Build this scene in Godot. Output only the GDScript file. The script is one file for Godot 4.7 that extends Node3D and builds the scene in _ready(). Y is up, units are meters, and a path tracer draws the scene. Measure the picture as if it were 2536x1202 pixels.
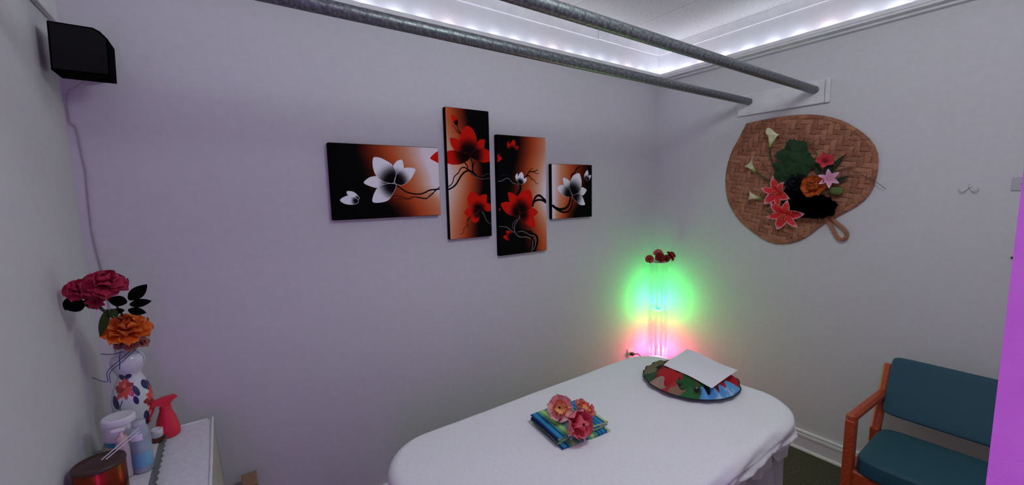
extends Node3D
# A small treatment room: massage table, corner lamp, cove lights, woven fan, four canvases.

const CEIL := 2.67
const TRIM := 2.454
const LEFT := -3.2

var M := {}
var rng := RandomNumberGenerator.new()


# ---------------------------------------------------------------- geometry
class Geo:
	var v := PackedVector3Array()
	var n := PackedVector3Array()
	var t := PackedVector2Array()
	var c := PackedColorArray()
	var i := PackedInt32Array()
	var x := Transform3D()
	var col := Color.WHITE

	func poly(p: Array, out_dir: Vector3) -> void:   # flat convex polygon, turned to face out_dir
		var q := []
		for a in p:
			q.append(x * a)
		var nn: Vector3 = (q[2] - q[0]).cross(q[1] - q[0])
		if nn.length() < 1e-12 and q.size() > 3:
			nn = (q[3] - q[1]).cross(q[2] - q[1])
		nn = nn.normalized()
		if nn.dot(x.basis * out_dir) < 0:
			q.reverse()
			nn = -nn
		var b := v.size()
		for a in q:
			v.append(a)
			n.append(nn)
			t.append(Vector2.ZERO)
			c.append(col)
		for k in range(1, q.size() - 1):
			i.append_array([b, b + k, b + k + 1])

	func box(at: Vector3, size: Vector3, bevel := 0.0) -> void:
		var h := size / 2
		var b: float = minf(bevel, minf(h.x, minf(h.y, h.z)) * 0.98)
		for ax in 3:
			for s in [-1, 1]:
				var a1 := (ax + 1) % 3
				var a2 := (ax + 2) % 3
				var pts := []
				for k in [[-1, -1], [1, -1], [1, 1], [-1, 1]]:
					var p := Vector3.ZERO
					p[ax] = s * h[ax]
					p[a1] = k[0] * (h[a1] - b)
					p[a2] = k[1] * (h[a2] - b)
					pts.append(at + p)
				var o := Vector3.ZERO
				o[ax] = s
				poly(pts, o)
		if b <= 0.0:
			return
		for ax in 3:   # edges along ax
			var a1 := (ax + 1) % 3
			var a2 := (ax + 2) % 3
			for s1 in [-1, 1]:
				for s2 in [-1, 1]:
					var pts := []
					for k in [[0, -1], [0, 1], [1, 1], [1, -1]]:
						var p := Vector3.ZERO
						p[ax] = k[1] * (h[ax] - b)
						p[a1] = s1 * (h[a1] - (b if k[0] else 0.0))
						p[a2] = s2 * (h[a2] - (0.0 if k[0] else b))
						pts.append(at + p)
					var o := Vector3.ZERO
					o[a1] = s1
					o[a2] = s2
					poly(pts, o)
		for sx in [-1, 1]:
			for sy in [-1, 1]:
				for sz in [-1, 1]:
					var s := Vector3(sx, sy, sz)
					poly([at + s * Vector3(h.x, h.y - b, h.z - b), at + s * Vector3(h.x - b, h.y, h.z - b), at + s * Vector3(h.x - b, h.y - b, h.z)], s)

	func grid(nu: int, nv: int, f: Callable, wrap := false, cf = null, flip := false) -> void:
		var b := v.size()
		var w := nu + 1
		for a in nv + 1:
			for k in w:
				var u := float(k) / nu
				var s := float(a) / nv
				v.append(x * f.call(u, s))
				n.append(Vector3.ZERO)
				t.append(Vector2(u, s))
				c.append(cf.call(u, s) if cf != null else col)
		for a in nv:
			for k in nu:
				var p := b + a * w + k
				var tri := [p, p + 1, p + w + 1, p, p + w + 1, p + w]
				if flip:
					tri = [p, p + w + 1, p + 1, p, p + w, p + w + 1]
				for m in [0, 3]:
					var i0: int = tri[m]
					var i1: int = tri[m + 1]
					var i2: int = tri[m + 2]
					var nn := (v[i2] - v[i0]).cross(v[i1] - v[i0])
					if nn.length_squared() < 1e-22:
						continue
					i.append_array([i0, i1, i2])
					n[i0] += nn
					n[i1] += nn
					n[i2] += nn
		if wrap:
			for a in nv + 1:
				var p := b + a * w
				var s := n[p] + n[p + nu]
				n[p] = s
				n[p + nu] = s
		for row in [0, nv]:   # poles
			var same := true
			for k in range(1, w):
				if v[b + row * w + k].distance_squared_to(v[b + row * w]) > 1e-12:
					same = false
			if same:
				var s := Vector3.ZERO
				for k in w:
					s += n[b + row * w + k]
				for k in w:
					n[b + row * w + k] = s
		for k in range(b, v.size()):
			n[k] = n[k].normalized() if n[k].length() > 0 else Vector3.UP

	func lathe(prof: Array, seg := 24) -> void:   # [r, y] pairs from the bottom up
		var m := prof.size() - 1
		grid(seg, m, func(u, s):
			var p = prof[roundi(s * m)]
			return Vector3(p[0] * cos(u * TAU), p[1], p[0] * sin(u * TAU)), true)

	func tube(path: Array, r0: float, r1: float, seg := 8) -> void:
		var m := path.size() - 1
		var frames := []
		var side := Vector3.ZERO
		for k in m + 1:
			var d: Vector3 = (path[mini(k + 1, m)] - path[maxi(k - 1, 0)]).normalized()
			if k == 0:
				side = d.cross(Vector3.UP if absf(d.y) < 0.9 else Vector3.RIGHT).normalized()
			side = (side - d * side.dot(d)).normalized()
			frames.append([side, d.cross(side)])
		grid(seg, m + 2, func(u, s):
			var k := clampi(roundi(s * (m + 2)) - 1, 0, m)
			var e := roundi(s * (m + 2))
			var r := lerpf(r0, r1, float(k) / m)
			if e == 0 or e == m + 2:
				r = 0.0
			return path[k] + (frames[k][0] * cos(u * TAU) + frames[k][1] * sin(u * TAU)) * r, true, null, true)

	func bar(a: Vector3, b: Vector3, w: float, h: float, up: Vector3, bevel := 0.004) -> void:
		var keep := x
		var z := (b - a).normalized()
		var r := up.cross(z).normalized()
		x = keep * Transform3D(Basis(r, z.cross(r), z), (a + b) / 2)
		box(Vector3.ZERO, Vector3(w, h, a.distance_to(b)), bevel)
		x = keep

	func pad(at: Vector3, size: Vector3, e := 0.3, nu := 40, nv := 20) -> void:
		var pw := func(q: float) -> float: return signf(q) * pow(absf(q), e)
		grid(nu, nv, func(u, s):
			var a: float = -u * TAU
			var l: float = (s - 0.5) * PI
			return at + Vector3(pw.call(cos(l)) * pw.call(cos(a)) * size.x, pw.call(sin(l)) * size.y, pw.call(cos(l)) * pw.call(sin(a)) * size.z) / 2.0, true, null, true)

	func prism(pts: PackedVector2Array, depth: float, bevel := 0.0) -> void:   # in xy, from z = 0 to z = depth
		var tri := Geometry2D.triangulate_polygon(pts)
		var inner := pts
		if bevel > 0.0:
			var off := Geometry2D.offset_polygon(pts, -bevel)
			if off.size() == 1 and off[0].size() == pts.size():
				inner = off[0]
		for k in range(0, tri.size(), 3):
			poly([Vector3(pts[tri[k]].x, pts[tri[k]].y, 0), Vector3(pts[tri[k + 1]].x, pts[tri[k + 1]].y, 0), Vector3(pts[tri[k + 2]].x, pts[tri[k + 2]].y, 0)], Vector3.FORWARD)
			poly([Vector3(pts[tri[k]].x, pts[tri[k]].y, depth), Vector3(pts[tri[k + 1]].x, pts[tri[k + 1]].y, depth), Vector3(pts[tri[k + 2]].x, pts[tri[k + 2]].y, depth)], Vector3.BACK)
		var mid := Vector2.ZERO
		var area := 0.0
		for k in pts.size():
			area += pts[k].cross(pts[(k + 1) % pts.size()])
		for k in pts.size():
			var p := pts[k]
			var q := pts[(k + 1) % pts.size()]
			var o := Vector2(q.y - p.y, p.x - q.x) * signf(area)
			poly([Vector3(p.x, p.y, 0), Vector3(q.x, q.y, 0), Vector3(q.x, q.y, depth), Vector3(p.x, p.y, depth)], Vector3(o.x, o.y, 0))

	func mesh() -> ArrayMesh:
		var a := []
		a.resize(Mesh.ARRAY_MAX)
		a[Mesh.ARRAY_VERTEX] = v
		a[Mesh.ARRAY_NORMAL] = n
		a[Mesh.ARRAY_TEX_UV] = t
		a[Mesh.ARRAY_COLOR] = c
		a[Mesh.ARRAY_INDEX] = i
		var m := ArrayMesh.new()
		m.add_surface_from_arrays(Mesh.PRIMITIVE_TRIANGLES, a)
		return m


func geo(at := Transform3D()) -> Geo:
	var g := Geo.new()
	g.x = at
	return g


func shift(x: float, y: float, z: float) -> Transform3D:
	return Transform3D(Basis(), Vector3(x, y, z))


func spline(p: Array, steps := 6) -> Array:   # Catmull-Rom through points
	var o := []
	for k in p.size() - 1:
		var a = p[maxi(k - 1, 0)]
		var b = p[k]
		var c = p[k + 1]
		var d = p[mini(k + 2, p.size() - 1)]
		for s in steps:
			o.append(b.cubic_interpolate(c, a, d, float(s) / steps))
	o.append(p[-1])
	return o


# ---------------------------------------------------------------- objects
func numbered(called: String, parent: Node) -> String:
	if not parent.has_node(called):
		return called
	var k := 1
	while parent.has_node("%s_%03d" % [called, k]):
		k += 1
	return "%s_%03d" % [called, k]


func tag(o: Node, label: String, category: String, group := "") -> Node:
	o.set_meta("label", label)
	o.set_meta("category", category)
	if group:
		o.set_meta("group", group)
	return o


func thing(called: String, label: String, category: String, at := Vector3.ZERO, group := "") -> Node3D:
	var o := Node3D.new()
	o.name = numbered(called, self)
	o.position = at
	add_child(o, true)
	tag(o, label, category, group)
	return o


func part(called: String, m, material: Material, parent: Node, at := Transform3D()) -> MeshInstance3D:
	var o := MeshInstance3D.new()
	o.name = numbered(called, parent)
	o.mesh = m.mesh() if m is Geo else m
	o.material_override = material
	o.transform = at
	o.cast_shadow = GeometryInstance3D.SHADOW_CASTING_SETTING_ON
	parent.add_child(o, true)
	return o


func struct(called: String, m, material: Material) -> MeshInstance3D:
	var o := part(called, m, material, self)
	o.set_meta("kind", "structure")
	return o


# ---------------------------------------------------------------- materials
func mat(key: String, col: Color, rough := 0.7, metal := 0.0) -> StandardMaterial3D:
	if M.has(key):
		return M[key]
	var m := StandardMaterial3D.new()
	m.resource_name = key
	m.albedo_color = col
	m.roughness = rough
	m.metallic = metal
	m.cull_mode = BaseMaterial3D.CULL_DISABLED
	M[key] = m
	return m


func matte(key: String, col: Color) -> StandardMaterial3D:
	var m := mat(key, col, 0.95)
	m.metallic_specular = 0.1
	return m


func c8(r: int, g: int, b: int) -> Color:
	return Color8(r, g, b)


func lin(r: int, g: int, b: int) -> Color:
	return Color8(r, g, b).srgb_to_linear()


func noise_tex(size: int, freq: float, cols: Array, offs: Array, normal := false, seed_n := 1, bump := 4.0) -> NoiseTexture2D:
	var f := FastNoiseLite.new()
	f.seed = seed_n
	f.frequency = freq
	f.fractal_octaves = 4
	var t := NoiseTexture2D.new()
	t.width = size
	t.height = size
	t.seamless = true
	t.noise = f
	if normal:
		t.as_normal_map = true
		t.bump_strength = bump
	else:
		var g := Gradient.new()
		g.colors = PackedColorArray(cols)
		g.offsets = PackedFloat32Array(offs)
		t.color_ramp = g
	return t


func noisy(key: String, cols: Array, offs: Array, scale: float, freq: float, rough := 0.8, metal := 0.0, bump := 0.0, bscale := 0.0) -> StandardMaterial3D:
	if M.has(key):
		return M[key]
	var m := mat(key, Color.WHITE, rough, metal)
	m.albedo_texture = noise_tex(256, freq, cols, offs, false, key.length() * 7)
	m.uv1_triplanar = true
	m.uv1_world_triplanar = true
	m.uv1_scale = Vector3.ONE * scale
	if bump > 0.0:
		m.normal_enabled = true
		m.normal_texture = noise_tex(256, freq if bscale == 0.0 else bscale, [], [], true, key.length() * 3, bump)
		m.normal_scale = 0.5
	return m


func tinted(key: String, rough := 0.6) -> StandardMaterial3D:   # takes its colour from the vertices
	var m := mat(key, Color.WHITE, rough)
	m.vertex_color_use_as_albedo = true
	return m


func glow(key: String, col: Color, energy: float) -> StandardMaterial3D:
	var m := mat(key, col, 0.4)
	m.emission_enabled = true
	m.emission = col
	m.emission_energy_multiplier = energy
	return m


func omni(parent: Node, at: Vector3, col: Color, energy: float, size := 0.01) -> void:
	var l := OmniLight3D.new()
	l.position = at
	l.light_color = col
	l.light_energy = energy
	l.light_size = size
	l.omni_range = 12.0
	l.omni_attenuation = 2.0
	l.shadow_enabled = true
	parent.add_child(l, true)

const ART = [
	[
		["k",1.0,1.5,[250,299,298,336,336,350,369,339]],
		["W",554,524,150,[274,515,307,459,346,432,398,428,490,483,537,522,488,534,393,579,335,563]],
		["W",554,524,150,[551,279,570,232,595,201,630,192,642,235,642,307,604,369,562,493,558,390]],
		["W",554,524,160,[575,390,641,312,698,300,758,319,735,398,700,472,641,535,605,550,554,519,559,462]],
		["W",554,524,190,[375,169,434,174,492,216,538,264,560,329,570,390,556,452,537,519,469,508,423,473,386,413,366,334,361,246]],
		["W",554,524,170,[560,534,559,586,532,658,488,750,426,783,344,779,349,694,390,584,434,544,502,524]],
		["W",219,754,55,[124,630,162,627,192,649,215,689,226,724,194,738,138,687]],
		["W",219,754,70,[64,743,92,705,135,684,183,713,216,739,205,788,154,803,100,788]],
		["k",3.5,4.5,[570,550,611,597,660,645,724,675,791,681,852,655,898,625,1002,610]],
		["k",1.0,2.6,[538,699,608,707,671,741,719,714,774,734,857,751,897,694,944,651,1002,575]],
		["k",1.0,2.6,[557,744,621,740,678,752,738,722,789,729,857,742,920,689,961,608]],
		["R",1623,137,40,[916,154,948,99,995,49,1059,23,1055,251,994,217,954,190]]
	],
	[
		["k",4.0,4.0,[255,129,268,156,330,195]],
		["k",1.5,4.0,[124,128,189,144,232,170,317,191]],
		["R",259,118,110,[140,52,200,56,251,80,271,106,251,129,192,122,142,96,129,74]],
		["R",505,344,330,[81,227,165,225,244,232,310,250,399,304,505,344,339,341,179,318,110,285,84,254]],
		["R",505,344,330,[887,222,805,221,731,236,669,272,534,339,678,319,854,293,880,264,892,245]],
		["R",505,344,360,[476,126,559,135,633,161,678,198,695,239,653,286,519,344,397,322,319,286,290,241,317,195,377,153]],
		["R",505,344,420,[-143,364,5,327,179,318,340,332,519,344,530,367,443,396,302,420,138,426,-7,417,-148,400]],
		["R",505,344,400,[519,344,622,315,738,297,869,293,1000,310,1191,351,1036,387,886,402,769,400,642,385,530,367]],
		["k",5.0,5.0,[386,408,439,428,463,461]],
		["k",7.0,7.0,[529,376,568,409,570,451,601,489,683,522]],
		["k",4.0,4.0,[633,394,594,427,576,460]],
		["g",1.5,1.5,[515,374,551,409,550,465]],
		["k",7.0,8.0,[-1,615,102,597,187,570,253,533,319,501,391,480,490,468,573,486,656,505]],
		["k",4.0,5.0,[2,594,93,565,139,519,238,487,297,454,381,445,462,463]],
		["k",6.0,5.0,[489,472,571,500,698,517,843,524,1007,522]],
		["g",2.0,2.0,[503,479,599,505,726,527,842,534,931,528,1006,532]],
		["g",2.0,1.0,[786,512,845,507,905,494,1009,496]],
		["R",695,793,240,[519,637,597,643,681,662,737,677,746,726,695,788,553,766,470,746,430,707,436,674]],
		["R",695,793,220,[735,675,798,659,887,659,907,684,887,723,833,746,695,788,688,725]],
		["R",695,793,200,[847,747,879,728,939,731,1072,760,1099,790,917,797,798,790,695,793]],
		["R",695,793,200,[343,803,381,778,468,763,554,757,695,788,592,805,503,823,431,832]],
		["R",650,806,130,[473,841,532,826,691,829,700,846,656,874,582,885,519,871]],
		["g",4.0,2.0,[760,800,810,814,850,854,907,885,1003,906]],
		["k",3.0,1.0,[488,835,415,850,391,868]],
		["k",3.0,1.5,[458,841,405,869,402,897,321,924,289,957,225,968]],
		["k",2.0,1.0,[403,893,423,924]]
	],
	[
		["R",290,134,130,[236,50,224,68,256,63,323,30,359,52,358,83,418,82,400,110,367,117,282,94,243,112,196,100,192,69,214,48]],
		["R",-425,192,40,[-46,139,0,156,40,167,84,190,38,211,-50,227]],
		["g",1.2,1.0,[10,154,46,153,83,145]],
		["k",5.0,6.0,[-26,363,68,355,163,332,237,350,311,382,409,396]],
		["g",2.5,2.5,[-1,375,67,375,120,361,173,351,226,359,278,387,343,398,397,403,418,419,406,455,366,482]],
		["d",2.0,1.0,[58,337,142,326,216,332]],
		["k",10.0,12.0,[436,396,440,433,416,465,376,496,370,519]],
		["W",436,396,105,[391,312,395,337,435,310,480,300,512,323,522,355,562,342,578,360,554,383,497,399,436,401,387,382,356,360,344,337,363,319]],
		["k",5.0,3.0,[522,351,591,323,637,296,729,293,823,276]],
		["k",3.0,1.5,[626,300,661,275,725,264]],
		["k",3.0,1.5,[729,295,775,307,845,311]],
		["k",4.0,1.5,[556,337,636,330,680,358,738,365,771,391,829,402]],
		["R",419,645,230,[184,474,242,470,306,484,349,498,381,516,422,581,408,635,301,592,217,550,195,509]],
		["R",419,645,270,[630,450,674,479,695,521,693,577,680,609,576,640,441,645,399,603,358,539,381,503,449,472,539,457]],
		["R",419,645,230,[39,569,100,552,174,549,238,559,322,597,419,645,373,671,286,671,190,655,107,624]],
		["R",419,645,230,[805,652,771,630,714,612,657,614,553,634,429,650,507,665,619,682,711,685,770,670]],
		["R",419,645,250,[741,780,743,737,710,694,642,669,485,647,418,659,439,691,504,730,592,760,672,777]],
		["k",8.0,9.0,[692,600,717,554,765,517,824,502,871,507,918,524,1006,559]],
		["k",7.0,8.0,[698,582,740,554,811,542,905,545,1006,571]],
		["g",2.0,2.0,[407,667,394,690,305,719,261,749,281,782,301,814]],
		["k",8.0,10.0,[417,672,372,708,315,747,302,787,344,825,431,847,565,852,655,879,711,924,684,1002]],
		["g",3.0,3.0,[406,670,411,686,338,729,303,769,312,810,365,844,442,859,576,864,655,889,688,923,661,1001]],
		["k",9.0,10.0,[356,807,455,804,567,815,646,837,749,855,794,894,768,945,719,1004]],
		["g",2.5,2.5,[367,812,466,809,555,826,634,850,714,856,759,888,745,939,696,984]],
		["k",5.0,5.0,[590,816,647,816,692,839]],
		["k",6.0,6.0,[691,862,660,893,652,940,615,1001]],
		["g",2.0,3.0,[-4,751,69,756,153,764,205,784,290,812]],
		["R",224,847,90,[125,796,183,794,242,808,246,830,213,847,201,878,137,871,75,848,86,833,150,824]],
		["R",-28,612,20,[4,599,24,604,26,617,8,624]]
	],
	[
		["k",7.0,4.0,[449,308,469,227,483,182,550,156,598,85,673,38]],
		["W",479,578,260,[264,249,338,256,403,293,435,327,441,427,466,547,375,447,298,377,272,318]],
		["W",479,578,260,[859,481,807,445,724,429,614,509,506,568,627,550,743,582,806,552]],
		["W",479,578,330,[672,163,590,168,509,217,456,278,428,357,440,467,479,548,499,578,600,549,696,480,724,388,725,296,705,225]],
		["W",479,578,290,[125,430,182,392,272,379,349,407,414,467,466,547,479,608,347,595,232,544,156,489]],
		["W",479,578,290,[812,766,693,762,585,691,499,608,533,569,627,550,709,571,763,634,797,706]],
		["W",857,291,110,[880,98,837,132,798,194,802,245,857,286,900,193,905,141]],
		["W",857,291,110,[975,195,921,201,871,234,857,286,892,301,949,264]],
		["k",9.0,10.0,[3,744,102,806,216,829,319,813,398,746,452,607]],
		["k",8.0,6.0,[15,764,139,841,267,885,384,875,464,798,491,688,518,649]]
	]
]
# ---------------------------------------------------------------- the scene
func _ready() -> void:
	rng.seed = 7
	# camera
	var cam := Camera3D.new()
	cam.name = "Camera"
	cam.position = Vector3(-2.8023, 1.6, 2.0173)
	cam.rotation = Vector3(deg_to_rad(-6.677), deg_to_rad(-35.033), deg_to_rad(-1.296))
	cam.fov = 60.918
	cam.near = 0.02
	add_child(cam)
	cam.current = true
	# air and exposure
	var we := WorldEnvironment.new()
	we.name = "Air"
	var env := Environment.new()
	env.background_mode = Environment.BG_COLOR
	env.background_color = Color.BLACK
	env.tonemap_mode = Environment.TONE_MAPPER_LINEAR
	env.tonemap_exposure = 1.12
	env.sdfgi_enabled = true
	env.ssao_enabled = true
	env.ssil_enabled = true
	we.environment = env
	add_child(we)

	make_room()
	make_cove()
	make_pipes()
	make_paintings()
	make_massage_table()
	make_lamp()
	make_fan()
	make_chair()
	make_side_table()
	make_small_things()


func make_room() -> void:
	var wall := noisy("wall_paint", [Color(0.82, 0.82, 0.83), Color(0.835, 0.835, 0.845)], [0.2, 0.8], 4.0, 0.02, 0.85, 0.0, 0.25, 0.3)
	var white := noisy("white_trim", [Color(0.86, 0.86, 0.87), Color(0.9, 0.9, 0.9)], [0.2, 0.8], 2.0, 0.02, 0.5)
	M["white"] = white
	var g := geo()
	g.box(Vector3(-1.6, CEIL / 2, -0.06), Vector3(3.6, CEIL + 0.2, 0.12))
	struct("wall_back", g, wall)
	g = geo()
	g.box(Vector3(0.06, CEIL / 2, 1.6), Vector3(0.12, CEIL + 0.2, 3.6))
	struct("wall_right", g, wall)
	g = geo()
	g.box(Vector3(LEFT - 0.06, CEIL / 2, 1.6), Vector3(0.12, CEIL + 0.2, 3.6))
	struct("wall_left", g, wall)
	g = geo()
	g.box(Vector3(-1.6, CEIL / 2, 3.46), Vector3(3.6, CEIL + 0.2, 0.12))
	struct("wall_front", g, wall)
	var lilac := noisy("lilac_paint", [c8(250, 178, 240), c8(253, 186, 244)], [0.3, 0.7], 3.0, 0.02, 0.8, 0.0, 0.6, 0.3)
	g = geo()
	g.box(Vector3(-2.19, CEIL / 2, 1.978 + 0.71), Vector3(0.12, CEIL, 1.42))
	struct("wall_passage", g, lilac)
	var carpet := noisy("carpet", [c8(52, 50, 38), c8(84, 80, 62)], [0.25, 0.75], 3.0, 0.12, 0.95, 0.0, 6.0)
	g = geo()
	g.box(Vector3(-1.6, -0.05, 1.6), Vector3(3.7, 0.1, 3.9))
	struct("floor", g, carpet)
	# ceiling: a slab, the tee bars and lay-in tiles, hung between the walls
	g = geo()
	g.box(Vector3(-1.6, CEIL + 0.14, 1.6), Vector3(3.7, 0.1, 3.9))
	struct("ceiling", g, wall)
	var ceil_node: MeshInstance3D = get_node("ceiling")
	var tilem := []
	for k in 3:
		tilem.append(noisy("ceiling_tile_%d" % k, [c8(150, 150, 148), c8(206, 206, 206), c8(216, 216, 215)], [0.14, 0.17, 0.8], 2.6 + 0.3 * k, 0.07, 0.95, 0.0, 0.3))
	var bar := mat("tee_bar", c8(222, 222, 220), 0.5)
	var xs := [-3.2, -2.713, -2.157, -1.601, -1.047, -0.49, 0.0]
	var zs := [0.0, 1.11, 2.22, 3.33, 3.4]
	for a in xs.size() - 1:
		for b in zs.size() - 1:
			if zs[b + 1] - zs[b] < 0.2:
				continue
			g = geo()
			g.box(Vector3((xs[a] + xs[a + 1]) / 2, CEIL + 0.008, (zs[b] + zs[b + 1]) / 2), Vector3(xs[a + 1] - xs[a] - 0.017, 0.016, zs[b + 1] - zs[b] - 0.017), 0.003)
			part("ceiling_tile", g, tilem[(a * 2 + b) % 3], ceil_node)
	for a in range(1, xs.size() - 1):
		g = geo()
		g.box(Vector3(xs[a], CEIL + 0.006, 1.7), Vector3(0.013, 0.004, 3.4))
		g.box(Vector3(xs[a], CEIL + 0.02, 1.7), Vector3(0.004, 0.03, 3.4))
		part("tee_bar", g, bar, ceil_node)
	for b in range(1, zs.size() - 1):
		g = geo()
		g.box(Vector3(-1.6, CEIL + 0.006, zs[b]), Vector3(3.2, 0.004, 0.013))
		g.box(Vector3(-1.6, CEIL + 0.022, zs[b]), Vector3(3.2, 0.03, 0.004))
		part("tee_bar", g, bar, ceil_node)
	for e in [[Vector3(-1.6, CEIL, 0.014), Vector3(3.2, 0.003, 0.028)], [Vector3(-0.014, CEIL, 1.7), Vector3(0.028, 0.003, 3.4)], [Vector3(LEFT + 0.014, CEIL, 1.7), Vector3(0.028, 0.003, 3.4)]]:
		g = geo()
		g.box(e[0], e[1])
		part("wall_angle", g, bar, ceil_node)
	# cornice boards under the ceiling, in lengths
	g = geo()
	g.box(Vector3(-1.93, 2.638, 0.006), Vector3(2.54, 0.06, 0.012), 0.002)
	g.box(Vector3(-0.328, 2.638, 0.009), Vector3(0.656, 0.06, 0.013), 0.002)
	struct("trim_1", g, white)
	g = geo()
	g.box(Vector3(-0.006, 2.638, 1.7), Vector3(0.012, 0.06, 3.4), 0.002)
	struct("trim_2", g, white)
	g = geo()
	g.box(Vector3(LEFT + 0.006, 2.638, 1.7), Vector3(0.012, 0.06, 3.4), 0.002)
	struct("trim_3", g, white)
	# light trough: a fascia board over a backing board, in lengths
	g = geo()
	for e in [[-3.2, -2.22], [-2.218, 0.0]]:
		var mid: float = (e[0] + e[1]) / 2
		var ln: float = e[1] - e[0]
		g.box(Vector3(mid, TRIM - 0.011, 0.066), Vector3(ln, 0.022, 0.012), 0.002)
		g.box(Vector3(mid, TRIM - 0.028, 0.034), Vector3(ln, 0.012, 0.068), 0.001)
		g.box(Vector3(mid, TRIM - 0.028, 0.012), Vector3(ln, 0.034, 0.024), 0.002)
	struct("trim_4", g, white)
	g = geo()
	g.box(Vector3(-0.066, TRIM - 0.011, 1.7), Vector3(0.012, 0.022, 3.4), 0.002)
	g.box(Vector3(-0.034, TRIM - 0.028, 1.7), Vector3(0.068, 0.012, 3.4), 0.001)
	g.box(Vector3(-0.014, TRIM - 0.031, 1.7), Vector3(0.028, 0.032, 3.4), 0.002)
	struct("trim_5", g, white)
	g = geo()
	g.box(Vector3(LEFT + 0.066, TRIM - 0.011, 1.7), Vector3(0.012, 0.022, 3.4), 0.002)
	g.box(Vector3(LEFT + 0.034, TRIM - 0.028, 1.7), Vector3(0.068, 0.012, 3.4), 0.001)
	g.box(Vector3(LEFT + 0.014, TRIM - 0.031, 1.7), Vector3(0.028, 0.032, 3.4), 0.002)
	struct("trim_6", g, white)
	g = geo()
	g.box(Vector3(LEFT + 0.008, (2.188 + TRIM - 0.047) / 2, 1.7), Vector3(0.016, TRIM - 0.047 - 2.188, 3.4), 0.002)
	struct("trim_7", g, white)
	# baseboards
	var prof := PackedVector2Array([Vector2(0, 0), Vector2(0.022, 0), Vector2(0.022, 0.006), Vector2(0.018, 0.013), Vector2(0.012, 0.017), Vector2(0.012, 0.084), Vector2(0.017, 0.088), Vector2(0.017, 0.102), Vector2(0.012, 0.105), Vector2(0.012, 0.112), Vector2(0.016, 0.115), Vector2(0.014, 0.122), Vector2(0.006, 0.125), Vector2(0, 0.125)])
	g = geo(Transform3D(Basis(Vector3(-1, 0, 0), Vector3.UP, Vector3(0, 0, -1)), Vector3(0, 0, 3.4)))
	g.prism(prof, 3.4)
	struct("baseboard_right", g, white)
	g = geo(Transform3D(Basis(Vector3(0, 0, 1), Vector3.UP, Vector3(-1, 0, 0)), Vector3.ZERO))
	g.prism(prof, 3.2)
	struct("baseboard_back", g, white)
	g = geo(Transform3D(Basis(Vector3(1, 0, 0), Vector3.UP, Vector3(0, 0, 1)), Vector3(LEFT, 0, 0)))
	g.prism(prof, 3.4)
	struct("baseboard_left", g, white)


func make_cove() -> void:
	var tape := mat("led_tape", c8(225, 225, 220), 0.6)
	var g := geo()
	g.box(Vector3.ZERO, Vector3(0.012, 0.004, 0.012), 0.0015)
	var chip := g.mesh()
	var chip_mat := glow("led_chip_light", Color(0.93, 0.95, 1.0), 6.0)
	for w in 3:
		var s := thing("led_strip", ["white LED strip light in the trough along the wall of the four canvases", "white LED strip light in the trough along the wall of the woven fan", "white LED strip light in the trough along the wall of the black speaker"][w], "LED strip", Vector3.ZERO, "cove LED strips")
		var ln := 3.2 if w == 0 else 3.36
		g = geo()
		if w == 0:
			g.box(Vector3(-1.6, TRIM - 0.0205, 0.034), Vector3(3.12, 0.003, 0.012))
		else:
			g.box(Vector3(-0.034 if w == 1 else LEFT + 0.034, TRIM - 0.0205, 1.7), Vector3(0.012, 0.003, 3.32))
		part("tape", g, tape, s)
		var at := 0.06
		var k := 0
		while at < ln - 0.05:
			var p := Vector3(-at, TRIM - 0.017, 0.03) if w == 0 else Vector3(-0.03 if w == 1 else LEFT + 0.03, TRIM - 0.017, at + 0.03)
			part("led", chip, chip_mat, s, Transform3D(Basis(), p))
			omni(s, p + [Vector3(0, 0.013, -0.014), Vector3(0.014, 0.013, 0), Vector3(-0.014, 0.013, 0)][w], Color(1.0, 0.9, 0.95) if k % 5 == 2 else Color(0.9, 0.93, 1.0), 0.005)
			at += 0.1415
			k += 1
	# a drum lamp under the ceiling over the middle of the room, out of the picture
	var pn := thing("ceiling_lamp", "white drum lamp under the ceiling over the middle of the room", "lamp", Vector3(-1.72, CEIL, 1.75))
	g = geo()
	g.lathe([[0.0, -0.02], [0.17, -0.02], [0.175, -0.01], [0.17, 0.0], [0.0, 0.0]], 40)
	part("ceiling_plate", g, M["white"], pn)
	g = geo()
	g.lathe([[0.0, -0.19], [0.225, -0.19], [0.235, -0.18], [0.235, -0.03], [0.23, -0.022], [0.0, -0.022]], 40)
	part("drum_shade", g, glow("drum_lamp", Color(0.95, 1.0, 0.97), 0.9), pn)
	omni(pn, Vector3(0, -0.13, 0), Color(0.94, 0.99, 1.0), 0.7, 0.22)
	# a violet tube light on the passage wall, behind the camera
	var t := thing("tube_light", "violet tube light fixed upright on the passage wall", "lamp", Vector3(LEFT, 1.2, 2.62))
	g = geo()
	g.box(Vector3(0.008, 0, 0), Vector3(0.016, 0.9, 0.04), 0.004)
	part("bracket", g, M["white"], t)
	g = geo()
	g.tube([Vector3(0.035, -0.42, 0), Vector3(0.035, 0, 0), Vector3(0.035, 0.42, 0)], 0.013, 0.013, 12)
	part("tube", g, glow("violet_tube_light", Color(0.9, 0.25, 1.0), 2.0), t)
	for y in [-0.3, 0.0, 0.3]:
		omni(t, Vector3(0.075, y, 0), Color(0.8, 0.25, 1.0), 0.07, 0.02)


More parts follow.
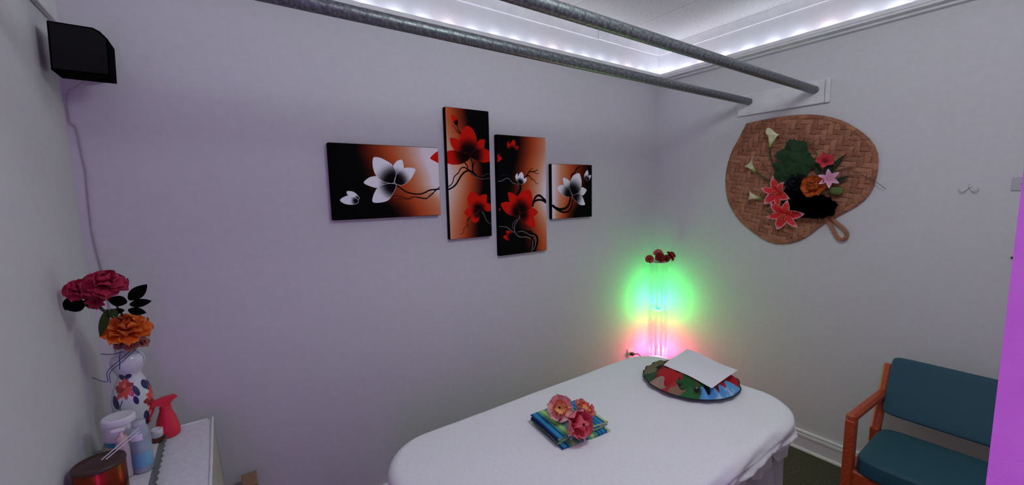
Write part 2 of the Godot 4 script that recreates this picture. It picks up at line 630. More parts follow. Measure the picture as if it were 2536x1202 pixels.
func make_pipes() -> void:
	var galv := noisy("galvanised", [c8(84, 88, 92), c8(112, 117, 120), c8(142, 147, 150)], [0.25, 0.5, 0.8], 9.0, 0.03, 0.42, 0.6)
	var spots := [[0.689, 2.146, "galvanised steel pipe overhead, the one nearer the canvases"], [1.042, 2.143, "galvanised steel pipe overhead, the one nearer the camera"]]
	for s in spots:
		var p := thing("pipe", s[2], "pipe", Vector3(-1.6, s[1], s[0]), "overhead pipes")
		var g := geo()
		g.tube([Vector3(-1.577, 0, 0), Vector3(-0.5, 0, 0), Vector3(0.5, 0, 0), Vector3(1.577, 0, 0)], 0.0215, 0.0215, 24)
		part("tube", g, galv, p)
	for w in 2:
		var b := thing("mounting_board", ["white mounting board on the wall above the woven fan, both pipe ends fixed to it", "white mounting board on the wall of the speaker, far pipe ends fixed to it"][w], "board", Vector3(0 if w == 0 else LEFT, 2.13, 0.86), "pipe mounting boards")
		var sx := -1.0 if w == 0 else 1.0
		var g := geo()
		g.box(Vector3(sx * 0.011, 0, -0.006), Vector3(0.022, 0.128, 0.47), 0.002)
		part("panel", g, M["white"], b)
		g = geo()
		g.box(Vector3(sx * 0.0115, 0, 0.243), Vector3(0.023, 0.13, 0.022), 0.002)
		part("end_strip", g, M["white"], b)
		var dark := mat("screw", c8(120, 116, 112), 0.5, 0.5)
		for q in [[-0.171, -0.03], [-0.171, -0.05], [-0.155, 0.05], [0.19, -0.03], [0.19, -0.045], [0.2, 0.055]]:
			g = geo(Transform3D(Basis(Vector3(0, sx, 0), Vector3(sx, 0, 0), Vector3(0, 0, 1)), Vector3(sx * 0.021, q[1], q[0])))
			g.lathe([[0.0, 0.0], [0.0022, 0.0], [0.0018, 0.002], [0.0, 0.0022]], 10)
			part("screw", g, dark, b)


# ---------------------------------------------------------------- canvases
func ramp(p: float) -> Color:
	var cs := [c8(2, 2, 3), c8(104, 32, 16), c8(196, 84, 40), c8(224, 158, 122), c8(244, 234, 238)]
	p = clampf(p, 0, 1) * 4.0
	var k := mini(int(p), 3)
	return cs[k].lerp(cs[k + 1], p - k)


func fill(im: Image, pts: PackedVector2Array, f: Callable) -> void:
	var w := im.get_width()
	var h := im.get_height()
	var lo := INF
	var hi := -INF
	for p in pts:
		lo = minf(lo, p.y)
		hi = maxf(hi, p.y)
	for y in range(maxi(0, int(lo)), mini(h - 1, int(hi) + 1) + 1):
		var cov := {}
		for sub in 3:
			var yy := y + (sub + 0.5) / 3.0
			var xs := []
			for k in pts.size():
				var a := pts[k]
				var b := pts[(k + 1) % pts.size()]
				if (a.y <= yy) != (b.y <= yy):
					xs.append(a.x + (b.x - a.x) * (yy - a.y) / (b.y - a.y))
			xs.sort()
			for k in range(0, xs.size() - 1, 2):
				var x0: float = maxf(xs[k], 0)
				var x1: float = minf(xs[k + 1], w)
				for px in range(int(x0), mini(w - 1, int(x1)) + 1):
					var q := clampf(minf(x1, px + 1) - maxf(x0, px), 0, 1)
					if q > 0:
						cov[px] = cov.get(px, 0.0) + q / 3.0
		for px in cov:
			var c: Color = f.call(px + 0.5, y + 0.5)
			im.set_pixel(px, y, im.get_pixel(px, y).lerp(c, minf(cov[px], 1) * c.a))


func brush(im: Image, path: Array, w0: float, w1: float, col: Color) -> void:
	var poly := PackedVector2Array()
	var back := []
	var m := path.size() - 1
	for k in m + 1:
		var d: Vector2 = (path[mini(k + 1, m)] - path[maxi(k - 1, 0)]).normalized()
		var nn := Vector2(-d.y, d.x) * lerpf(w0, w1, float(k) / m) * 0.5
		poly.append(path[k] + nn)
		back.append(path[k] - nn)
	back.reverse()
	poly.append_array(PackedVector2Array(back))
	fill(im, poly, func(_x, _y): return col)


func scaled(flat: Array, sx: float, sy: float) -> Array:
	var o := []
	for k in range(0, flat.size(), 2):
		o.append(Vector2(flat[k] * sx / 1000.0, flat[k + 1] * sy / 1000.0))
	return o


func paint(which: int, w: int, h: int) -> ImageTexture:
	var im := Image.create(w, h, false, Image.FORMAT_RGB8)
	# where along u the ground goes black > red brown > orange > tan > white, for the top, middle and bottom edge
	var rows: Array = [
		[[0.2, 0.32, 0.5, 0.68, 0.84], [0.27, 0.42, 0.66, 0.8, 0.93], [0.53, 0.68, 0.8, 1.1, 1.3]],
		[[0.5, 0.36, 0.1, -0.2, -0.5], [0.85, 0.72, 0.52, 0.3, 0.0], [0.68, 0.52, 0.3, 0.0, -0.3]],
		[[0.4, 0.54, 0.74, 1.0, 1.25], [0.2, 0.38, 0.58, 0.76, 0.95], [0.52, 0.72, 0.9, 1.2, 1.5]],
		[[0.95, 0.72, 0.45, 0.2, 0.05], [0.84, 0.68, 0.42, 0.2, 0.05], [0.55, 0.4, 0.26, 0.1, 0.02]]][which]
	for y in h:
		var v := float(y) / h * 2.0
		var k := mini(int(v), 1)
		var f := smoothstep(0.0, 1.0, v - k)
		var u5 := []
		for j in 5:
			u5.append(lerpf(rows[k][j], rows[k + 1][j], f) * w)
		if u5[0] > u5[4]:
			u5.reverse()
		var rev: bool = rows[0][0] > rows[0][4]
		for px in w:
			var p := 0.0
			if px >= u5[4]:
				p = 4.0
			elif px > u5[0]:
				for j in 4:
					if px < u5[j + 1]:
						p = j + (px - u5[j]) / (u5[j + 1] - u5[j])
						break
			p /= 4.0
			im.set_pixel(px, y, ramp(1.0 - p if rev else p))
	var ink := {"k": c8(5, 4, 5), "g": c8(128, 124, 126), "d": c8(52, 48, 50)}
	for s in ART[which]:
		if s.size() == 4:
			brush(im, spline(scaled(s[3], w, h)), s[1] * w / 220.0 if which != 0 else s[1] * w / 330.0, s[2] * w / 220.0 if which != 0 else s[2] * w / 330.0, ink[s[0]])
			continue
		var pts := scaled(s[4], w, h)
		var ring: Array = [pts[-1]] + pts + [pts[0], pts[1]]
		var sm := spline(ring, 5).slice(5, -5)
		var poly := PackedVector2Array(sm)
		var cen := Vector2(s[1] * w / 1000.0, s[2] * h / 1000.0)
		var rad: float = s[3] * w / 1000.0
		var body: Color = c8(250, 250, 255) if s[0] == "W" else c8(214, 24, 14)
		var core := c8(8, 6, 10) if s[0] == "W" else c8(18, 2, 4)
		fill(im, poly, func(x, y):
			var d := Vector2(x, y) - cen
			var streak := 0.16 * sin(d.angle() * 57.0) + 0.1 * sin(d.angle() * 131.0)
			var q := clampf((d.length() / rad - 0.42 + streak * 0.6) / 0.62, 0, 1)
			return core.lerp(body, smoothstep(0.0, 1.0, q)))
		if s[0] == "W":
			brush(im, sm + [sm[0]], w / 260.0, w / 260.0, Color(0.92, 0.91, 0.95))
		elif which > 0 and rad > w * 0.15:
			brush(im, sm + [sm[0]], w / 200.0, w / 200.0, Color(0.8, 0.13, 0.08, 0.5))
	return ImageTexture.create_from_image(im)


func make_paintings() -> void:
	var spec := [[-2.3916, -1.8598, 1.8464, 1.4997, 470, 306, "wide canvas on the left of the set, large white magnolia on black and orange"],
		[-1.8122, -1.5461, 2.0578, 1.3652, 222, 576, "tallest-hung canvas, large red flower over a pale glow with dark branches"],
		[-1.4978, -1.1402, 1.9371, 1.2435, 296, 572, "tall canvas hung lowest, red flower at its middle and small white bud above"],
		[-1.0960, -0.7376, 1.7831, 1.4366, 270, 260, "small squarish canvas on the right of the set, one white magnolia"]]
	var edge := matte("canvas_edge", c8(14, 8, 10))
	var cloth := noise_tex(128, 0.3, [], [], true, 5, 2.0)
	for k in 4:
		var s = spec[k]
		var o := thing("canvas_painting", s[6], "painting", Vector3((s[0] + s[1]) / 2, (s[2] + s[3]) / 2, 0), "four flower canvases")
		var w: float = s[1] - s[0]
		var h: float = s[2] - s[3]
		var g := geo()
		g.box(Vector3(0, 0, 0.0148), Vector3(w, h, 0.0292), 0.003)
		part("stretcher", g, edge, o)
		g = geo()
		g.grid(1, 1, func(u, v): return Vector3((u - 0.5) * (w - 0.004), (0.5 - v) * (h - 0.004), 0.0298), false)
		var m := mat("print_%d" % k, Color.WHITE, 0.8)
		m.metallic_specular = 0.2
		m.albedo_texture = paint(k, s[4], s[5])
		m.texture_repeat = false
		m.normal_enabled = true
		m.normal_texture = cloth
		m.normal_scale = 0.15
		part("picture", g, m, o)


# ---------------------------------------------------------------- massage table
func ring_point(u: float, cx: float, cz: float, hx: float, hz: float, r: float) -> Array:   # [point, outward], round a rectangle with round corners
	var st := [2 * (hx - r), PI / 2 * r, 2 * (hz - r), PI / 2 * r]
	var total: float = 2 * (st[0] + st[1] + st[2] + st[3])
	var d := fposmod(u, 1.0) * total
	var px := [[-hx + r, hz], [hx - r, hz - r], [hx, hz - r], [hx - r, -hz + r], [hx - r, -hz], [-hx + r, -hz + r], [-hx, -hz + r], [-hx + r, hz - r]]
	var dirs := [Vector2(1, 0), 0.0, Vector2(0, -1), 0.0, Vector2(-1, 0), 0.0, Vector2(0, 1), 0.0]
	var nrm := [Vector2(0, 1), Vector2(0, 1), Vector2(1, 0), Vector2(1, 0), Vector2(0, -1), Vector2(0, -1), Vector2(-1, 0), Vector2(-1, 0)]
	for k in 8:
		var ln: float = st[k % 4]
		if d <= ln or k == 7:
			var b := Vector2(px[k][0], px[k][1])
			if k % 2 == 0:
				var p: Vector2 = b + dirs[k] * d
				return [Vector2(cx, cz) + p, nrm[k]]
			var n2: Vector2 = nrm[k].rotated(-d / maxf(r, 1e-6))
			return [Vector2(cx, cz) + b + n2 * r, n2]
		d -= ln
	return []


func make_massage_table() -> void:
	var top := 0.66
	var vinyl := mat("vinyl", c8(60, 70, 80), 0.5)
	var woodm := mat("table_wood", c8(150, 110, 70), 0.6)
	var cx := -1.6
	var cz := 0.945
	var hx := 0.775
	var hz := 0.39
	var t := thing("massage_table", "massage table under the white sheet in the middle of the room", "table", Vector3(cx, 0, cz))
	var g := geo()
	g.box(Vector3(0, top - 0.06, 0), Vector3(2 * hx - 0.14, 0.07, 2 * hz - 0.14), 0.03)
	part("pad", g, vinyl, t)
	g = geo()
	g.box(Vector3(0, top - 0.13, 0), Vector3(2 * hx - 0.1, 0.06, 2 * hz - 0.1), 0.004)
	part("frame", g, woodm, t)
	for sx in [-1, 1]:
		for sz in [-1, 1]:
			g = geo()
			g.box(Vector3(sx * (hx - 0.12), (top - 0.16) / 2, sz * (hz - 0.1)), Vector3(0.045, top - 0.16, 0.045), 0.004)
			part("leg", g, woodm, t)
	# the sheet: crown, rolled edge, short drop with folds
	var fab := noisy("white_sheet", [Color(0.94, 0.94, 0.945), Color(0.96, 0.96, 0.965)], [0.2, 0.8], 6.0, 0.04, 0.9)
	var ns := FastNoiseLite.new()
	ns.seed = 4
	ns.frequency = 2.2
	var r := 0.17
	var e := 0.04
	var rings := 44
	g = geo()
	g.grid(220, rings, func(u, s):
		var k := roundi(s * rings)
		var q := ring_point(u, cx, cz, hx, hz, r)
		var p: Vector2 = q[0]
		var o: Vector2 = q[1]
		if k <= 12:   # the flat of the top
			var f := pow(float(k) / 12.0, 0.8)
			var w := Vector2(cx, cz) + (p - Vector2(cx, cz)) * f
			var y := top + 0.004 * ns.get_noise_2d(w.x * 1.3, w.y * 1.6) * (1.0 - 0.3 * f)
			return Vector3(w.x, y, w.y)
		if k <= 20:   # rolled edge
			var a := (k - 12) / 8.0 * PI / 2
			var y = top + 0.004 * ns.get_noise_2d(p.x * 1.3, p.y * 1.6) * 0.7 - e * (1.0 - cos(a))
			var cr: float = 0.0035 * sin(p.x * 16.0 + a * 4.0 + 3.0 * ns.get_noise_2d(p.x * 2.0, p.y * 2.0)) * sin(a) * smoothstep(0.2, 0.6, o.y + o.x)
			var w: Vector2 = p + o * (e * sin(a) + cr)
			return Vector3(w.x, y, w.y)
		var d := (k - 20) / float(rings - 20)
		var drop := 0.062
		if o.x < -0.2:
			drop = 0.062 + 0.25 * smoothstep(0.2, 0.7, -o.x)
		if o.x > 0.1 and o.y > -0.3:
			drop += 0.035 * smoothstep(0.1, 0.6, o.x)
		drop += 0.012 * ns.get_noise_1d(u * 30.0)
		var slant := (p.x * 9.0 + d * 2.2 + p.y * 7.0)
		var fold: float = 0.009 * sin(p.x * 16.0 + 6.3 + d * 5.0 + 3.0 * ns.get_noise_2d(p.x * 2.0, p.y * 2.0)) + 0.006 * ns.get_noise_2d(p.x * 6.0 + d * 0.9, p.y * 6.0 + d * 0.3)
		var out := e + fold * smoothstep(0.0, 0.5, d) - 0.016 * smoothstep(0.55, 1.0, d) * (1.0 if o.x > -0.2 else -2.0)
		var w := p + o * out
		return Vector3(w.x, top - e - drop * d, w.y), true)
	tag(part("bed_sheet", g, fab, self), "white fitted sheet stretched over the massage table", "sheet")
	# skirt below it, in soft folds, with a scalloped lace flounce
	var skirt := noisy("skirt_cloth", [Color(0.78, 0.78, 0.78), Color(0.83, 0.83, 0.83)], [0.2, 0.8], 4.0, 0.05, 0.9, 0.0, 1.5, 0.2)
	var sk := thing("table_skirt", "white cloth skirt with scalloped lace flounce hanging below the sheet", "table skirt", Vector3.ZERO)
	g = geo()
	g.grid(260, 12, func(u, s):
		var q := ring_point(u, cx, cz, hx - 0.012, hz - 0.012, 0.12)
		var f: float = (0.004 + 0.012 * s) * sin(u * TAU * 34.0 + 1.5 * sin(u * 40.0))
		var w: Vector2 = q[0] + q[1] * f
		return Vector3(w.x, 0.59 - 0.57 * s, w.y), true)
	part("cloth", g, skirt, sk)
	g = geo()
	var per := 4 * (hx + hz) - 0.8 * 0.13
	var scal := roundi(per / 0.2)
	g.grid(900, 6, func(u, s):
		var q := ring_point(u, cx, cz, hx, hz, 0.13)
		var a := fposmod(u * scal, 1.0)
		var depth := 0.035 + 0.065 * sqrt(maxf(0.0, 1.0 - pow(2 * a - 1, 2))) + 0.004 * absf(sin(u * scal * 13.0 * PI))
		var w: Vector2 = q[0] + q[1] * (0.004 + 0.012 * s + 0.004 * sin(u * TAU * 60.0) * s)
		return Vector3(w.x, 0.595 - depth * s, w.y), true)
	part("lace_flounce", g, mat("lace", Color(0.84, 0.83, 0.81), 0.9), sk)
	make_towel(top + 0.002)
	make_cover(top + 0.002)


func make_towel(top: float) -> void:
	# stripes woven into the cloth
	var im := Image.create(160, 8, false, Image.FORMAT_RGB8)
	var bands := [[4, c8(16, 50, 104)], [13, c8(30, 142, 190)], [4, c8(14, 50, 100)], [8, c8(70, 164, 150)], [6, c8(140, 200, 110)], [6, c8(196, 216, 120)], [7, c8(120, 170, 130)], [9, c8(84, 130, 120)], [9, c8(98, 150, 140)], [3, c8(16, 46, 96)], [10, c8(206, 224, 190)], [3, c8(20, 50, 100)], [9, c8(74, 152, 140)], [6, c8(120, 190, 150)], [8, c8(196, 212, 120)], [8, c8(90, 176, 120)], [6, c8(70, 160, 150)], [4, c8(16, 50, 100)], [7, c8(30, 146, 188)], [3, c8(16, 46, 96)], [12, c8(30, 142, 192)], [4, c8(14, 44, 96)], [11, c8(186, 212, 150)]]
	var at := 0
	for b in bands:
		im.fill_rect(Rect2i(at, 0, b[0], 8), b[1])
		at += b[0]
	var m := mat("striped_cloth", Color.WHITE, 0.9)
	m.albedo_texture = ImageTexture.create_from_image(im)
	m.normal_enabled = true
	m.normal_texture = noise_tex(128, 0.25, [], [], true, 11, 3.0)
	m.normal_scale = 0.3
	var lime := noisy("lime_cloth", [c8(88, 120, 52), c8(112, 146, 70)], [0.2, 0.8], 12.0, 0.1, 0.95)
	var t := thing("folded_towel", "folded towel with blue, green and cream stripes lying on the sheet", "towel", Vector3(-1.73, top, 0.855))
	t.rotation.y = deg_to_rad(-6.5)
	var layers := [[0.0, 0.005, 0.226, 0.200, 0.012, 0.008, 0.0], [0.011, -0.004, 0.222, 0.192, -0.004, 0.008, 0.1], [0.0195, 0.002, 0.234, 0.192, -0.003, 0.008, -0.06], [0.028, 0.004, 0.232, 0.198, -0.005, 0.009, 0.0]]
	for k in 4:
		var L = layers[k]
		var w: float = L[2] / 2
		var d: float = L[3] / 2
		var th: float = L[5] / 2
		var g := geo(Transform3D(Basis(), Vector3(L[1], L[0] + th, L[4])))
		g.grid(40, 20, func(u, s):   # a flat loop round the layer, rounded at both folds
			var a: float = u * 2.0
			var x := 0.0
			var y := 0.0
			if a < 0.9:
				x = lerpf(-w, w, a / 0.9)
				y = th
			elif a < 1.0:
				var b: float = (a - 0.9) / 0.1 * PI
				x = w + th * sin(b)
				y = th * cos(b)
			elif a < 1.9:
				x = lerpf(w, -w, (a - 1.0) / 0.9)
				y = -th
			else:
				var b: float = (a - 1.9) / 0.1 * PI
				x = -w - th * sin(b)
				y = -th * cos(b)
			return Vector3(x, y + 0.0015 * sin(x * 30 + s * 5.0 + k), lerpf(-d, d, s) * (1.0 + 0.01 * sin(x * 40.0 + k))), true)
		for q in g.t.size():
			g.t[q] = Vector2(clampf((g.v[q].x - L[1]) / (2 * w + 2 * th) + 0.5 + L[6], 0.01, 0.99), 0.5)
		part("fold", g, lime if k == 1 else m, t)
		var cap := geo(Transform3D(Basis(), Vector3(L[1], L[0] + th, L[4])))
		for s in [-1, 1]:
			cap = geo(cap.x)
			cap.grid(60, 1, func(u, v): return Vector3(lerpf(-w - th * 0.6, w + th * 0.6, u), (v - 0.5) * 2 * th * 0.9 + 0.0015 * sin(lerpf(-w, w, u) * 30 + (5.0 if s > 0 else 0.0) + k), s * (d - 0.002)), false)
			for q in cap.t.size():
				cap.t[q] = Vector2(clampf(cap.t[q].x + L[6] + 0.08 * k, 0.01, 0.99), 0.5)
			part("hem", cap, m, t)
	var y := top + 0.037
	var coral := [[6, 0.058, 0.052, 14.0, 0.2, -0.35, 0.75, 0.42, 0.006, lin(240, 210, 150), lin(240, 170, 150), lin(244, 186, 190)], [6, 0.045, 0.042, 36.0, 0.22, -0.5, 0.75, 0.42, 0.005, lin(246, 220, 130), lin(242, 186, 116), lin(226, 54, 58)]]
	var lab := ["coral flower with yellow heart standing upright at the back on the folded towel", "coral flower at the right on the folded towel, tilted away", "large pink flower at the front on the folded towel, closed petals"]
	flower("artificial_flower", lab[0], "flower", "three flowers on the towel", Vector3(-1.765, y + 0.05, 0.84), Vector3(-0.5, 0.45, 0.75), coral, 10.0, [0.006, lin(40, 30, 20)])
	flower("artificial_flower", lab[1], "flower", "three flowers on the towel", Vector3(-1.70, y + 0.022, 0.895), Vector3(0.35, 0.9, 0.35), [[5, 0.058, 0.056, 26.0, 0.25, -0.4, 0.75, 0.42, 0.006, lin(232, 200, 120), lin(236, 104, 100), lin(240, 160, 150)], coral[1]], 30.0, [0.006, lin(60, 60, 24)])
	flower("artificial_flower", lab[2], "flower", "three flowers on the towel", Vector3(-1.768, y + 0.028, 0.925), Vector3(-0.15, 0.35, 0.9), [[5, 0.076, 0.086, 28.0, 0.28, -0.5, 0.7, 0.5, 0.005, lin(232, 140, 110), lin(226, 84, 96), lin(232, 128, 138)], [4, 0.062, 0.07, 60.0, 0.3, -0.5, 0.7, 0.5, 0.004, lin(236, 150, 110), lin(222, 66, 76), lin(230, 110, 116)]], 50.0, [0.006, lin(120, 110, 40)])
	var leafy := mat("flower_leaf", c8(44, 92, 50), 0.6)
	for k in 2:
		var o := tag(part("artificial_leaf", petal_mesh(0.055, 0.03, 0.15, 0.4, 0.5, 0.9, 0.002, Color.WHITE, Color.WHITE, Color.WHITE), leafy, self, Transform3D(Basis(Vector3.UP, [2.4, 0.2][k]) * Basis(Vector3.RIGHT, -1.2), [Vector3(-1.775, y + 0.01, 0.84), Vector3(-1.70, y + 0.012, 0.85)][k])), ["green leaf poking out left of the upright coral flower", "green leaf between the two upper coral flowers"][k], "leaf", "leaves under the towel flowers")


func make_cover(top: float) -> void:
	# a gathered print cover, slightly domed, and a sheet of paper towel across it
	var cxz := Vector2(-0.985, 0.925)
	var m := tinted("print_cloth", 0.85)
	var t := thing("ruffled_cover", "round ruffled cover in red, green and blue print under the paper square", "cover", Vector3(cxz.x, top, cxz.y))
	var g := geo()
	var pal := [lin(150, 16, 22), lin(24, 84, 34), lin(14, 18, 18), lin(170, 26, 34), lin(40, 110, 50), lin(120, 96, 80)]
	var ns := FastNoiseLite.new()
	ns.seed = 21
	ns.noise_type = FastNoiseLite.TYPE_CELLULAR
	ns.cellular_return_type = FastNoiseLite.RETURN_CELL_VALUE
	ns.frequency = 9.0
	g.grid(160, 40, func(u, s):
		var a: float = u * TAU
		var rr: float = 0.172 * s
		var y: float = 0.058 * pow(maxf(0.0, 1.0 - pow(s, 3.0)), 0.6) + 0.016 + 0.003 * sin(a * 9.0) * s
		return Vector3(cos(a) * rr, y, sin(a) * rr), true,
		func(u, s):
			var a: float = u * TAU
			if s > 0.5 and (a < 1.75 or a > 3.0 and a < 3.9):
				return lin(176, 22, 30)
			var q: float = ns.get_noise_2d(cos(a) * s * 0.158, sin(a) * s * 0.158)
			return pal[int((q * 0.5 + 0.5) * 5.99)], true)
	part("crown", g, m, t)
	var zones := func(a: float) -> Color:   # the print turns with the cloth: red, blue, green, tan, red, green
		a = fposmod(a, TAU)
		if a < 0.2: return lin(150, 128, 112)
		if a < 1.15: return lin(178, 24, 34)
		if a < 2.35: return lin(96, 160, 214)
		if a < 2.75: return lin(34, 104, 48)
		if a < 3.0: return lin(140, 104, 84)
		if a < 3.2: return lin(176, 40, 44)
		if a < 3.55: return lin(160, 132, 116)
		if a < 4.0: return lin(50, 84, 50)
		if a < 5.3: return lin(120, 116, 84)
		return lin(160, 140, 128)
	g = geo()
	g.grid(264, 8, func(u, s):
		var a: float = u * TAU
		var pleat: float = sin(a * 17.0 + 1.6 * sin(a * 3.0)) * (0.35 + 0.65 * absf(sin(a * 2.3)))
		var rr: float = 0.152 + 0.066 * s + 0.004 * pleat * s
		var y: float = 0.040 - 0.022 * s + 0.017 * pleat * sin(PI * minf(1.0, s * 0.8 + 0.2))
		return Vector3(cos(a) * rr, maxf(0.004, y), sin(a) * rr), true,
		func(u, s):
			var a: float = u * TAU
			var c: Color = zones.call(a + 0.05 * sin(s * 6.0))
			var fl := ns.get_noise_2d(cos(a) * 0.17 * 1.4, sin(a) * (0.14 + 0.06 * s) * 1.4)
			if fl > 0.55 and a > 1.4 and a < 2.1:
				return c.lerp(lin(200, 215, 235), 0.6)
			return c)
	part("ruffle", g, m, t)
	g = geo()
	var path := []
	for k in 401:
		var a := k / 400.0 * TAU
		var pleat := sin(a * 17.0 + 1.6 * sin(a * 3.0)) * (0.35 + 0.65 * absf(sin(a * 2.3)))
		path.append(Vector3(cos(a) * (0.218 + 0.004 * pleat), 0.018 + 0.002 * pleat, sin(a) * (0.218 + 0.004 * pleat)))
	g.tube(path, 0.0028, 0.0028, 6)
	part("hem", g, mat("dark_hem", c8(14, 44, 46), 0.9), t)
	# white plaid cross printed on the crown is a stitched ribbon here
	g = geo()
	g.box(Vector3(-0.085, 0.045, 0.098), Vector3(0.075, 0.002, 0.004))
	g.box(Vector3(-0.085, 0.045, 0.098), Vector3(0.004, 0.002, 0.05))
	part("ribbon", g, mat("ribbon", c8(220, 150, 160), 0.8), t, Transform3D(Basis(Vector3.RIGHT, 0.3), Vector3(0, 0.03, -0.002)))
	var pw := noisy("paper", [Color(0.93, 0.93, 0.95), Color(0.95, 0.95, 0.96)], [0.2, 0.8], 8.0, 0.1, 0.9, 0.0, 1.0)
	g = geo()
	var c00 := Vector3(-0.795, top + 0.082, 0.79)
	var c10 := Vector3(-0.825, top + 0.066, 1.075)
	var c11 := Vector3(-1.085, top + 0.062, 1.09)
	var c01 := Vector3(-1.062, top + 0.07, 0.828)
	g.grid(16, 16, func(u, s):
		var p: Vector3 = c00.lerp(c10, u).lerp(c01.lerp(c11, u), s)
		var d := Vector2(p.x - cxz.x, p.z - cxz.y).length()
		return p + Vector3(0, 0.018 * (1.0 - smoothstep(0.0, 0.17, d)) + 0.003 * sin(u * 7.0 + s * 3.0), 0), false)
	tag(part("paper_towel", g, pw, self), "square white sheet of paper laid over the ruffled cover", "paper")
# ---------------------------------------------------------------- flowers
func petal_mesh(l: float, w: float, cup: float, curl: float, a: float, b: float, ruf: float, c0: Color, c1: Color, c2: Color) -> ArrayMesh:
	var g := geo()
	var pa := log(0.5) / log(clampf(a, 0.2, 0.95))
	g.grid(8, 10, func(u, s):
		var x: float = u * 2 - 1
		var q: float = 0.03 + 0.965 * s
		var ww: float = w * 0.5 * pow(sin(PI * pow(q, pa)), b)
		var an: float = curl * s
		var y: float = l * (sin(an) / curl if absf(curl) > 0.01 else s)
		var z: float = -l * ((1 - cos(an)) / curl if absf(curl) > 0.01 else 0.0)
		z += cup * w * x * x * sin(PI * 0.5 * minf(1.0, s * 1.4)) + ruf * sin(x * 5.0 + s * 4.0) * s * s
		return Vector3(x * ww, y, z), false,
		func(u, s):
			var c := c0.lerp(c1, smoothstep(0.05, 0.6, s))
			return c.lerp(c2, smoothstep(0.7, 1.0, maxf(absf(u * 2 - 1) * smoothstep(0.1, 0.5, s), s))))
	return g.mesh()


func facing(axis: Vector3, roll := 0.0) -> Basis:   # +Z along axis
	var z := axis.normalized()
	var x := Vector3.UP.cross(z)
	if x.length() < 0.05:
		x = Vector3.RIGHT
	x = x.normalized()
	return Basis(x, z.cross(x), z) * Basis(Vector3.BACK, deg_to_rad(roll))


# layers: [count, length, width, open angle, cup, curl, widest, roundness, ruffle, base, middle, edge]
func flower(called: String, label: String, category: String, group: String, at: Vector3, axis: Vector3, layers: Array, roll: float, heart: Array, stem := [], stem_mat: Material = null, stem_r := 0.002, leaf_list := []) -> Node3D:
	var o := thing(called, label, category, at, group)
	var fb := facing(axis, roll)
	var m := tinted("dark_petal" if called == "dark_flower" else "petal", 0.95 if called == "dark_flower" else 0.7)
	if called == "dark_flower":
		m.metallic_specular = 0.08
	if called != "dark_flower":
		m.backlight_enabled = true
		m.backlight = Color(0.12, 0.1, 0.1)
	for k in layers.size():
		var L = layers[k]
		var pm := petal_mesh(L[1], L[2], L[4], L[5], L[6], L[7], L[8], L[9], L[10], L[11])
		for j in int(L[0]):
			var an = TAU * (j + 0.5 * (k % 2)) / L[0] + rng.randf_range(-0.12, 0.12)
			var op := deg_to_rad(L[3] + rng.randf_range(-5, 5))
			var b := fb * Basis(Vector3.BACK, an) * Basis(Vector3.RIGHT, op)
			part("petal", pm, m, o, Transform3D(b, fb * Vector3(0, 0, 0.004 * k)))
	if heart.size():
		var g := geo()
		g.pad(Vector3.ZERO, Vector3.ONE * heart[0] * 2.0, 1.0, 10, 6)
		var hm := mat("heart_%s" % heart[1].to_html(), heart[1].linear_to_srgb(), 0.8)
		part("flower_heart", g, hm, o, Transform3D(fb, fb * Vector3(0, 0, heart[0] * 0.8)))
	if stem.size():
		var g := geo(shift(-at.x, -at.y, -at.z))
		g.tube(spline(stem, 5), stem_r, stem_r * 1.2, 7)
		part("stem", g, stem_mat, o)
	for lf in leaf_list:   # [place, direction, length, width]
		var b := Basis()
		var y: Vector3 = lf[1].normalized()
		var z := (lf[4] as Vector3).normalized()
		var x := y.cross(z).normalized()
		b = Basis(x, y, x.cross(y))
		part("leaf", petal_mesh(lf[2], lf[3], 0.1, 0.25, 0.45, 0.85, 0.0, Color.WHITE, Color.WHITE, Color.WHITE), lf[5], o, Transform3D(b, lf[0] - at))
	return o


func rose_layers(r: float, dark: Color, midc: Color, light: Color) -> Array:
	return [[5, r, r * 1.05, 16.0, 0.22, 0.6, 0.7, 0.36, r * 0.06, dark, midc, light], [5, r * 0.85, r, 42.0, 0.3, 0.35, 0.7, 0.36, r * 0.06, dark, midc, light], [4, r * 0.68, r * 0.85, 66.0, 0.35, 0.1, 0.7, 0.36, r * 0.05, dark, midc, midc], [3, r * 0.5, r * 0.6, 82.0, 0.4, -0.3, 0.7, 0.36, 0.0, dark, dark, midc]]


